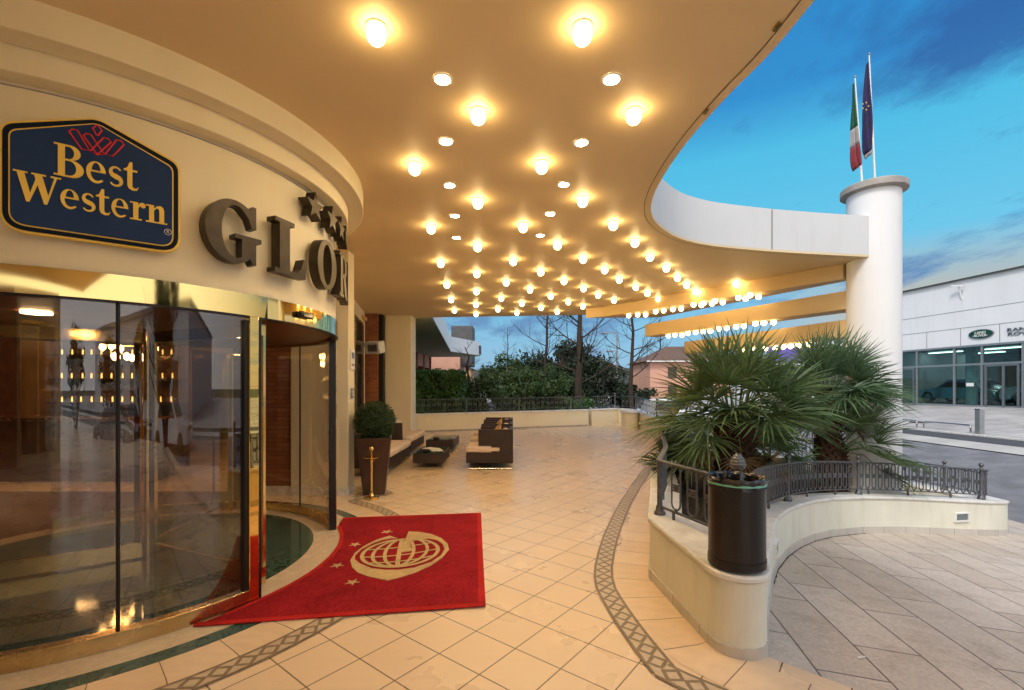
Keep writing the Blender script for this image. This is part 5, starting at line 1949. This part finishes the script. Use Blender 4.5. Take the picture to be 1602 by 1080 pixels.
MB().span(-12, -5.6, 30.7, 32, 0, 4.1).span(-12, -5.5, 15.5, 30.6, 0, .9).span(-12, -5.45, 15.5, 30.6, 2.9, 3.64).build('wall', M['pink'], WG, smooth=0)
MB().span(-12, -5.7, 15.5, 30.6, .9, 2.9).build('window', M['pane_dark'], WG, smooth=0)
mb = MB()
for y in frange(15.6, 30.4, 2.1):
    mb.span(-5.72, -5.42, y, y + .45, .2, 3.64)
mb.build('mullion', M['bricks'], WG, smooth=0)
mb = MB()
for y in frange(15.6, 30.4, 2.1):
    mb.span(-5.69, -5.62, y + .45, y + 2.1, 2.2, 2.28)
mb.build('transom', M['signwhite'], WG, smooth=0)
MB().span(-4.5, -2.9, 34.0, 36.0, 3.2, 6.2).build('rooftop_box', M['grey_box'], WG, smooth=0, bevel=.05)
MB().span(-6.5, -3.8, 33.5, 38.0, .1, 3.9).build('rear_block', M['pink'], WG, smooth=0)

# ------------------------------------------------------------------ car showroom
SR = thing('car_showroom', 'white flat roofed car showroom with a glazed front across the road', 'building', (25, 24, .6))
d1 = Vector((-.136, 1, 0)).normalized()
nf = Vector((-d1.y, d1.x, 0))
if nf.x > 0:
    nf = -nf                          # outwards, toward the road
fp0 = Vector((27.4, 0, 0))


def fpt(y, out=0.0, z=0.0):
    return fp0 + Vector((-.136 * y, y, 0)) + nf * out + Vector((0, 0, z))


def fbar(mb, y0, y1, z0, z1, out, th):
    a, b = fpt(y0, out, (z0 + z1) / 2), fpt(y1, out, (z0 + z1) / 2)
    mb.bar(a, b, th, z1 - z0)


Y0, Y1 = 12.0, 29.4
GT, RT = 3.85, 7.35
w = MB(); fbar(w, Y0, Y1, GT, RT, -.15, .3); w.build('upper_wall', M['white'], SR, smooth=0)
w = MB()
for z in (4.78, 5.70):
    fbar(w, Y0, Y1, z, z + .02, .006, .012)
y = Y0 + .4
while y < Y1:
    fbar(w, y, y + .02, GT + .02, 4.77, .006, .012); y += 1.75
w.build('panel_joint', M['alu'], SR, smooth=0)
w = MB(); fbar(w, Y0 - .1, Y1 + .1, RT, RT + .07, -.1, .5); w.build('parapet_cap', M['grey_box'], SR, smooth=0)
w = MB(); w.bar(fpt(Y1, -.15, RT / 2), fpt(Y1, -.15, RT / 2) - nf * 14, .3, RT)
w.build('end_wall', M['white'], SR, smooth=0)
w = MB(); w.bar(fpt(Y0, -14, RT / 2), fpt(Y1, -14, RT / 2), .3, RT); w.build('rear_wall', M['white'], SR, smooth=0)
w = MB(); w.bar(fpt(Y0, -7.2, RT - .3), fpt(Y1 - .2, -7.2, RT - .3), 13.6, .2); w.build('roof', M['roof'], SR, smooth=0)
w = MB(); w.bar(fpt(Y0, -7.2, GT + .05), fpt(Y1 - .2, -7.2, GT + .05), 13.6, .1); w.build('inner_ceiling', M['concrete'], SR, smooth=0)
w = MB(); w.bar(fpt(Y0, -7.2, .62), fpt(Y1 - .2, -7.2, .62), 13.6, .16); w.build('inner_floor', M['concrete'], SR, smooth=0)
w = MB(); w.bar(fpt(Y0, -9, 2.1), fpt(Y1 - .4, -9, 2.1), .2, 2.8); w.build('inner_wall', mat('showroom inner wall', (.20, .24, .23), .7), SR, smooth=0)
ys = [29.3, 28.25, 27.0, 25.0, 23.7, 22.0, 19.4, 16.5, 13.5]
fr = MB()
for y in ys:
    fbar(fr, y - .045, y + .045, .62, GT, -.06, .12)
fbar(fr, Y0, Y1, GT - .10, GT - .002, -.05, .14)
fbar(fr, Y0, Y1, 2.78, 2.88, -.05, .11)
fbar(fr, Y0, Y1, .60, .70, -.05, .12)
fr.build('window_frame', M['alu'], SR, smooth=0)
for a, b in zip(ys, ys[1:]):
    for z0, z1 in ((.7, 2.78), (2.88, GT - .10)):
        g = MB(); fbar(g, b + .045, a - .045, z0, z1, -.07, .012)
        g.build('window_pane', M['glass_show'], SR, smooth=0)
dr = MB()
for y in (23.5, 22.75, 22.15):
    fbar(dr, y - .05, y + .05, .62, 2.76, .01, .06)
fbar(dr, 22.15, 23.5, 2.68, 2.775, .012, .06)
dr.build('door_frame', M['silver_letter'], SR, smooth=0)
dr = MB()
for y in (28.12, 27.14):
    fbar(dr, y - .05, y + .05, .62, 2.76, .01, .06)
fbar(dr, 27.14, 28.12, 2.68, 2.775, .012, .06)
dr.build('door_frame', M['silver_letter'], SR, smooth=0)
w = MB(); w.lathe([(.25, .70), (.25, 3.88)], tuple(fpt(24.9, -1.0, 0)), 20); w.build('inner_column', M['white'], SR)
for yy in (14.5, 18, 21.5, 25, 28):
    w = MB(); w.bar(fpt(yy - .9, -3.2, GT - .06), fpt(yy + .9, -3.2, GT - .06), .25, .04)
    w.bar(fpt(yy - .9, -6.2, GT - .06), fpt(yy + .9, -6.2, GT - .06), .25, .04)
    w.build('inner_light', M['show_lamp'], SR, smooth=0)  # glowing strips added so the interior shows brighter behind the glass


def fm(y, z, out=.02):
    return face_matrix(fpt(y, out, z), nf)


BD = thing('oval_badge', 'dark green oval badge sign on the white showroom front', 'sign', tuple(fpt(23.7, .03, 4.37)))
Mx = fm(23.7, 4.37, .0)
ov = lambda a, b: [(.78 * a * math.cos(k / 24 * math.pi), .80 * b * math.sin(k / 24 * math.pi)) for k in range(48)]
MB().prism(ov(.72, .30), 0, .06, Mx).build('rim', M['silver_letter'], BD, smooth=30)
MB().prism(ov(.68, .265), .06, .072, Mx).build('face', M['green_badge'], BD, smooth=30)
for t_, dy, s in (('LAND', .068, .185), ('-ROVER-', -.080, .185)):
    vs, fs = text_mesh(t_, s, .02)
    put([v + Vector((0, dy, .085)) for v in vs], fs, Mx, 'lettering', M['signwhite'], BD, smooth=0)
RRs = thing('showroom_lettering', 'silver block lettering in two lines on the white showroom front', 'sign', tuple(fpt(21.6, .02, 4.3)))
Mx = fm(21.98, 4.32, .0)
for t_, dy in (('RANGE', .11), ('ROVER', -.10)):
    vs, fs = text_mesh(t_, .22, .05)
    put([Vector((v.x * 1.75, v.y + dy, v.z + .03)) for v in vs], fs, Mx, 'lettering', M['silver_letter'], RRs, smooth=0)
LP = thing('facade_lamp', 'small white lamp arm on the upper showroom wall', 'lamp', tuple(fpt(24.6, .0, 6.6)))
b = MB(); b.tube([fpt(24.6, .03, 6.35), fpt(24.6, .12, 6.7), fpt(24.6, .2, 7.0)], .03, 8); b.build('arm', M['signwhite'], LP)
b = MB(); b.bar(fpt(24.85, .35, 7.1), fpt(24.35, .2, 7.0), .12, .06); b.build('head', M['signwhite'], LP)
NT = thing('window_notice', 'small white paper notice on the showroom glass', 'notice', tuple(fpt(24.2, .0, 1.65)))
b = MB(); fbar(b, 24.05, 24.4, 1.68, 1.86, .0, .01); b.build('sheet', M['signwhite'], NT, smooth=0)


def car(name, label, x, y, z, ang, paint, suv=False, L=4.5, W=1.85, group=None):
    H = 1.68 if suv else 1.42
    o = thing(name, label, 'car', (x, y, z), group)
    o.rotation_euler = (0, 0, ang)
    l = L / 2
    b0 = .28
    bel = H * .58
    prof = [(-l, b0 + .1), (-l + .05, bel - .12), (-l + .25, bel), (-l * .82, bel + .04) if suv else (-l * .70, bel + .02), (-l * .70, H - .04) if suv else (-l * .42, H - .05), (-l * .3, H), (l * .12, H - .01),
            (l * .42, bel + .08), (l * .80, bel - .04), (l - .06, bel - .22), (l, b0 + .25), (l - .05, b0), (-l + .05, b0)]
    secs = []
    for t, s in ((-1, .86), (-.93, 1.0), (.93, 1.0), (1, .86)):
        sec = []
        for px, pz in prof:
            wy = W / 2 * t
            if pz > bel + .03:
                wy *= 1 - .24 * (pz - bel) / (H - bel)
            sec.append((px * (.985 if abs(t) == 1 else 1), wy, b0 + (pz - b0) * (s if pz < bel else 1) if abs(t) == 1 and pz < bel - .1 else pz))
        secs.append(sec)
    n = len(prof); vs = sum(secs, []); fs = []
    for k in range(3):
        for i in range(n):
            fs.append((k * n + i, k * n + (i + 1) % n, (k + 1) * n + (i + 1) % n, (k + 1) * n + i))
    fs += [tuple(range(n - 1, -1, -1)), tuple(range(3 * n, 4 * n))]
    MB().add(vs, fs).build('body', paint, o, world=False, bevel=.03)
    wn = MB()
    for s in (-1, 1):
        yy = s * (W / 2 * .93)
        a = [(-l * .62, bel + .07), (-l * .52 if suv else -l * .40, H - .12), (l * .10, H - .10), (l * .34, bel + .10)]
        for i0, i1 in (((0, 1), (.46, .54)),):
            pass
        wn.add([(px, s * (W / 2 * (1 - .22 * max(0, (pz - bel)) / (H - bel)) + .004) * 1.0, pz) for px, pz in a] + [(px, s * (W / 2 * (1 - .22 * max(0, (pz - bel)) / (H - bel)) - .05), pz) for px, pz in a],
               [(0, 1, 2, 3), (4, 7, 6, 5), (0, 4, 5, 1), (1, 5, 6, 2), (2, 6, 7, 3), (3, 7, 4, 0)])
    wn.build('side_window', M['pane_dark'], o, world=False, smooth=0)
    ws = MB()
    p, q = Vector((l * .16, 0, H - .05)), Vector((l * .40, 0, bel + .11))
    ws.bar(p + Vector((.02, 0, .01)), q + Vector((.02, 0, .01)), W * .72, .03)
    ws.build('windscreen', M['pane_dark'], o, world=False, smooth=0)
    for sx in (-1, 1):
        for s in (-1, 1):
            wh = MB(); c = Vector((sx * l * .62, s * (W / 2 - .10), .34))
            Mx2 = Matrix.Rotation(R(90), 4, 'X'); Mx2.translation = c
            t_ = MB().lathe([(.2, -.11), (.32, -.11), (.34, -.08), (.34, .08), (.32, .11), (.2, .11)], (0, 0, 0), 20)
            t_.v = [tuple(Mx2 @ Vector(v)) for v in t_.v]
            wo = t_.build('wheel', M['tyre'], o, world=False)
            r_ = MB().lathe([(.02, -.115), (.21, -.115), (.21, .115), (.02, .115)], (0, 0, 0), 10)
            r_.v = [tuple(Mx2 @ Vector(v)) for v in r_.v]
            r_.build('rim', M['chrome'], wo, world=False)
    for s in (-1, 1):
        hl = MB().box((l - .10, s * W * .36, bel - .14), (.16, .32, .12))
        hl.build('headlight', M['signwhite'], o, world=False, bevel=.02)
    gr = MB().box((l - .015, 0, bel - .22), (.05, W * .45, .14)); gr.build('grille', M['black'], o, world=False, smooth=0)
    return o


fpos = fpt(22.2, -3.0, .71)
car('parked_car', 'white off road car on show behind the showroom doors', fpos.x, fpos.y, .71, R(110), M['car_white'], True, 4.4, 1.95, 'cars in the showroom')
fpos = fpt(26.3, -2.4, .71)
car('parked_car', 'silver low car on show behind the left showroom window', fpos.x, fpos.y, .71, R(98), M['chrome'], False, 4.3, 1.85, 'cars in the showroom')
fpos = fpt(25.0, -6.0, .71)
car('parked_car', 'dark car with pale roof deep inside the showroom beside the column', fpos.x, fpos.y, .71, R(60), M['car_grey'], True, 4.5, 1.9, 'cars in the showroom')
for k, (x, y, a, pt, lab, suv) in enumerate(((4.2, 31.0, 4, 'car_white', 'white car parked on the street left of the lamp post', False), (7.6, 30.5, 0, 'car_grey', 'grey car parked on the street right of the lamp post', False),
                                            (9.3, 27.2, 10, 'car_white', 'white car parked on the street beside the palms', True), (-.6, 31.5, 2, 'car_white', 'white car half hidden by the thin bush', False))):
    car('parked_car', lab, x, y, gz(x, y) + .03, R(a), M[pt], suv, group='cars parked on the street behind')

# bicycle hoops, bollard on the plaza
for k, y in enumerate((15.8, 17.9)):
    x = 15.75
    lab = 'low steel cycle hoop on the plaza edge, %s of the two' % ('right' if k == 0 else 'left, half behind palm fronds')
    o = thing('cycle_hoop', lab, 'hoop', (x, y, zp(x, y) + .05), 'cycle hoops on the plaza')
    z = zp(x, y) + .05
    MB().tube(smooth_path([(x, y, z), (x, y, z + .21), (x, y + .05, z + .25), (x, y + 1.75, z + .25), (x, y + 1.8, z + .21), (x, y + 1.8, z)], 1), .028, 10).build('hoop', M['chrome'], o)
o = thing('bollard', 'square steel bollard on the plaza before the showroom doors', 'bollard', (15.72, 15.47, zp(15.72, 15.47) + .05))
z = zp(15.72, 15.47) + .05
MB().box((15.72, 15.47, z + .40), (.17, .17, .80)).build('post', M['alu'], o, smooth=0, bevel=.01)
MB().box((15.72, 15.47, z + .815), (.19, .19, .03)).build('cap', M['chrome'], o, smooth=0, bevel=.006)
mh = 0
for x, y, lab in ((17.2, 19.3, 'dark round drain cover on the plaza nearer the road'), (21.0, 24.5, 'dark round drain cover on the plaza by the showroom')):
    z = zp(x, y) + .05
    o = thing('drain_cover', lab, 'drain cover', (x, y, z), 'drain covers on the plaza')
    MB().lathe([(.42, .0), (.42, .012), (.36, .014), (.01, .014)], (x, y, z), 24).build('disc', M['asphalt_dark'], o)

# ------------------------------------------------------------------ far background
LPP = thing('street_lamp', 'slim grey street lamp with two arms beyond the terrace wall', 'street lamp', (6.05, 26.5, gz(6.05, 26.5)))
x, y, z = 6.05, 26.5, gz(6.05, 26.5)
MB().tube([(x, y, z), (x, y, 4.75)], [.07, .045], 8).build('pole', M['alu'], LPP)
MB().tube(smooth_path([(x, y, 4.6), (x, y, 4.78), (x - .55, y, 4.78)], 1), .025, 6).tube([(x, y, 3.72), (x - .3, y, 3.74)], .02, 6).build('arm', M['alu'], LPP)
for cx, cz_ in ((x - .72, 4.74), (x - .42, 3.70)):
    MB().box((cx, y, cz_), (.42, .16, .09)).build('lamp_head', M['alu'], LPP, bevel=.03)

PH = thing('pink_house', 'pink rendered house with hipped brown roof beyond the street', 'house', (21.5, 66, .5))
MB().span(18.6, 30, 62, 72, .0, 5.2).build('wall', M['pink'], PH, smooth=0)
mb = MB()
a = [(18.0, 61.4, 5.2), (30.6, 61.4, 5.2), (30.6, 72.6, 5.2), (18.0, 72.6, 5.2), (22.4, 67, 7.6), (26.2, 67, 7.6)]
mb.add(a, [(0, 1, 5, 4), (1, 2, 5), (2, 3, 4, 5), (3, 0, 4), (3, 2, 1, 0)])
mb.build('roof', M['tile_roof'], PH, smooth=0)
MB().span(17.95, 30.65, 61.3, 61.4, 5.08, 5.22).build('gutter', M['signwhite'], PH, smooth=0)
for x, z in ((21.0, 2.9), (21.0, .4), (26.0, 2.9), (26, .4)):
    MB().span(x, x + 1.15, 61.93, 62.0, z, z + 1.5).build('window', M['shutter'], PH, smooth=0)
for i, (x0, x1, y0, z1, mm, lab, rf) in enumerate(((6.5, 13.0, 58, 4.3, 'shutter', 'dark low house with brown roof behind the lamp post', True), (-13, -6.5, 72, 4.6, 'lobby_cream', 'small pale house at the foot of the hill', True),
                                                   (12.5, 16.5, 74, 5.0, 'bricks', 'red brown house between the bare tree and the pink house', True), (-4, 2.0, 86, 4.2, 'white', 'small white house far off behind the bushes', True))):
    o = thing('distant_house', lab, 'house', ((x0 + x1) / 2, y0 + 4, .4))
    MB().span(x0, x1, y0, y0 + 8, .0, z1).build('wall', M[mm], o, smooth=0)
    mb = MB(); xm = (x0 + x1) / 2
    mb.add([(x0 - .4, y0 - .4, z1), (x1 + .4, y0 - .4, z1), (x1 + .4, y0 + 8.4, z1), (x0 - .4, y0 + 8.4, z1), (xm, y0 + 2.5, z1 + 1.7), (xm, y0 + 5.5, z1 + 1.7)], [(0, 1, 4), (1, 2, 5, 4), (2, 3, 5), (3, 0, 4, 5), (3, 2, 1, 0)])
    mb.build('roof', M['tile_roof'], o, smooth=0)
    for k in range(3):
        xx = x0 + (x1 - x0) * (k + .5) / 3
        MB().span(xx - .5, xx + .5, y0 - .06, y0 - .001, 1.5, 2.8).build('window', M['pane_dark'], o, smooth=0)
SB = thing('shop_building', 'low building with a purple fascia seen between beams and palms', 'building', (29, 48, .6))
MB().span(25.6, 36.5, 46, 54, .3, 4.7).build('wall', M['white'], SB, smooth=0)
MB().span(25.4, 36.7, 45.8, 45.99, 4.2, 5.6).build('fascia', M['purple'], SB, smooth=0)
MB().span(25.9, 36.2, 45.94, 46.0, .8, 3.8).build('window', M['pane_dark'], SB, smooth=0)
# far tree line and hill
hl = MB(); vs = []
xs = frange(-220, 260, 6)
for j, (yy, f_) in enumerate(((150, .0), (165, .55), (185, .9), (215, 1.0), (260, .8))):
    for x in xs:
        h = 10.5 * f_ * (.55 + .25 * math.sin(x * .021 + 1.0) + .15 * math.sin(x * .06) + .12 * math.sin(x * .013 + 2)) * (1.25 - .0035 * max(0, x))
        vs.append((x, yy, .4 + max(0, h)))
n = len(xs)
hl.add(vs, [(j * n + i, j * n + i + 1, (j + 1) * n + i + 1, (j + 1) * n + i) for j in range(4) for i in range(n - 1)])
kind(hl.build('hill', M['hill'], recalc=False, smooth=180), 'structure')
fw = MB()
random.seed(77)
for k in range(150):
    x = random.uniform(-60, 75); y = random.uniform(92, 130)
    hh = random.uniform(2.6, 5.2) * (1.25 if x > 5 else .9)
    cl = Vector((x, y, .3 + hh * .55))
    for i in range(110):
        v = Vector((random.gauss(0, 1), random.gauss(0, 1), random.gauss(0, .9))).normalized() * random.random() ** .4
        leaf(fw, cl + Vector((v.x * hh * .5, v.y * hh * .4, v.z * hh * .5)), random.uniform(.22, .5), v)
kind(tag(fw.build('distant_wood', M['conifer'], recalc=False, smooth=0), 'dark band of far trees along the foot of the hill', 'wood'), 'stuff')

for k, (x, y, h) in enumerate(((13.9, -7.5, 2.6), (14.1, -12.5, 3.2), (13.8, -18, 2.9), (9.6, -14.5, 2.4), (6.0, -17.0, 2.8))):
    leafy('roadside_tree', '%s leafy roadside tree behind the viewer mirrored in the door glass' % ORD[k + 1], x, y, h, 1.2, 1.2, 1.3, 1500, .16, M['shrub'], 60 + k, cat='tree', tr=.09, group='trees in front of the hotel')
for k, (x, y, a, pt) in enumerate(((10.6, -4.5, 88, 'car_white'), (10.4, -11.0, 92, 'car_red'), (7.0, -9.5, 70, 'car_grey'))):
    car('parked_car', '%s car standing on the drive behind the viewer, mirrored in the glass' % ('white', 'red', 'grey')[k], x, y, zp(x, y) + .01, R(a), M[pt], k == 0, group='cars on the drive')

# a block across the drive behind the viewer, mirrored in the door glass
OB = thing('white_block', 'white rendered block across the drive mirrored in the door glass', 'building', (25, -17, 0))
MB().span(16.5, 34, -30, -5.0, -.6, 5.2).build('wall', M['white'], OB, smooth=0)
mb = MB()
for y in (-7.4, -10.6, -13.8, -17, -21):
    mb.span(16.44, 16.5, y - .5, y + .5, 1.0, 2.8)
mb.build('window', M['pane_dark'], OB, smooth=0)
MB().span(16.3, 34.2, -30.2, -4.8, 5.201, 5.45).build('roof_edge', M['concrete'], OB, smooth=0)

# ------------------------------------------------------------------ world, light, camera
W = bpy.data.worlds.new('World'); S.world = W; W.use_nodes = True
nt = W.node_tree
for nd in list(nt.nodes):
    nt.nodes.remove(nd)
out = nt.nodes.new('ShaderNodeOutputWorld')
SUN_EL, SUN_AZ = R(48), None
sdir = Vector((-.44, -.56, .76)).normalized()
sky = nt.nodes.new('ShaderNodeTexSky'); sky.sky_type = 'NISHITA'; sky.sun_disc = False
sky.sun_elevation = math.asin(sdir.z); sky.sun_rotation = math.atan2(sdir.x, sdir.y)
bg1 = nt.nodes.new('ShaderNodeBackground'); bg1.inputs[1].default_value = .018
nt.links.new(sky.outputs[0], bg1.inputs[0])
tc = nt.nodes.new('ShaderNodeTexCoord')
sep = nt.nodes.new('ShaderNodeSeparateXYZ'); nt.links.new(tc.outputs['Generated'], sep.inputs[0])
z = math_(nt, 'MAXIMUM', sep.outputs[2], 0.0)
grad = ramp(nt, [(0.0, (.20, .37, .56)), (.12, (.16, .42, .62)), (.26, (.10, .49, .70)), (.41, (.055, .46, .70)), (.49, (.012, .24, .56)), (1.0, (.006, .10, .36))], z).outputs[0]
# warm band low down on the right
az = math_(nt, 'MULTIPLY', sep.outputs[0], 1.0)
warm_a = ramp(nt, [(.46, 0.0), (.62, 1.0)], az).outputs[0]
warm_z = ramp(nt, [(.0, 1.0), (.15, .92), (.25, 0.0)], z).outputs[0]
wf = math_(nt, 'MULTIPLY', warm_a, warm_z)
grad = mix(nt, math_(nt, 'MULTIPLY', wf, .92), grad, (.47, .38, .25))
# clouds laid on a plane overhead
dz = math_(nt, 'ADD', z, .12)
cx = math_(nt, 'DIVIDE', sep.outputs[0], dz); cy = math_(nt, 'DIVIDE', sep.outputs[1], dz)
cb = nt.nodes.new('ShaderNodeCombineXYZ'); nt.links.new(cx, cb.inputs[0]); nt.links.new(cy, cb.inputs[1])
mpn = nt.nodes.new('ShaderNodeMapping'); mpn.inputs['Scale'].default_value = (.9, .55, 1); mpn.inputs['Location'].default_value = (3.1, 1.7, 0)
nt.links.new(cb.outputs[0], mpn.inputs[0])
cn = noise(nt, mpn.outputs[0], 1.45, 10, .64)
cn = math_(nt, 'ADD', cn, ramp(nt, [(.38, 0.0), (.50, .13)], z).outputs[0])
cm = ramp(nt, [(.495, 0.0), (.62, 1.0)], cn).outputs[0]
ccol = ramp(nt, [(0.0, (.12, .22, .38)), (.2, (.035, .15, .36)), (.45, (.008, .085, .31)), (1, (.008, .06, .24))], z).outputs[0]
col = mix(nt, math_(nt, 'MULTIPLY', cm, .85), grad, ccol)
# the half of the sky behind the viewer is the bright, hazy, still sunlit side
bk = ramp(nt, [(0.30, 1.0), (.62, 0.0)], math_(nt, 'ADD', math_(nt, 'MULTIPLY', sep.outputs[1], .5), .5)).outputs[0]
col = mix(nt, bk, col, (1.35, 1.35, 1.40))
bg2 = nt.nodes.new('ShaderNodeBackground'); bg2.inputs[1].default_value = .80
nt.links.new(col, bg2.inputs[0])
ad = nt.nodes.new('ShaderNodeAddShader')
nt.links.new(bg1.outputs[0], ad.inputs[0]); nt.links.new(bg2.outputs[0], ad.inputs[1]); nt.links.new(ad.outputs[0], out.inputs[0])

sl = bpy.data.lights.new('sun', 'SUN'); sl.energy = 1.7; sl.angle = R(14); sl.color = (1, .95, .88)
so = bpy.data.objects.new('sun', sl); COL.objects.link(so)
so.rotation_euler = sdir.to_track_quat('Z', 'Y').to_euler()

cd = bpy.data.cameras.new('camera'); cam = bpy.data.objects.new('camera', cd); COL.objects.link(cam)
cam.location = (0, 0, 1.6); cam.rotation_euler = (R(90), 0, 0)
cd.sensor_width = 36; cd.lens = 36 * 720 / 1602; cd.shift_y = (607 - 540) / 1602
cd.clip_start = .05; cd.clip_end = 2000
S.camera = cam

S.view_settings.view_transform = 'Standard'; S.view_settings.look = 'None'
S.view_settings.exposure = .35; S.view_settings.gamma = 1
S.render.engine = 'CYCLES'
S.cycles.use_denoising = True
S.cycles.max_bounces = 8; S.cycles.diffuse_bounces = 4; S.cycles.glossy_bounces = 4; S.cycles.transparent_max_bounces = 16
S.cycles.sample_clamp_indirect = 6
S.cycles.caustics_reflective = False; S.cycles.caustics_refractive = False
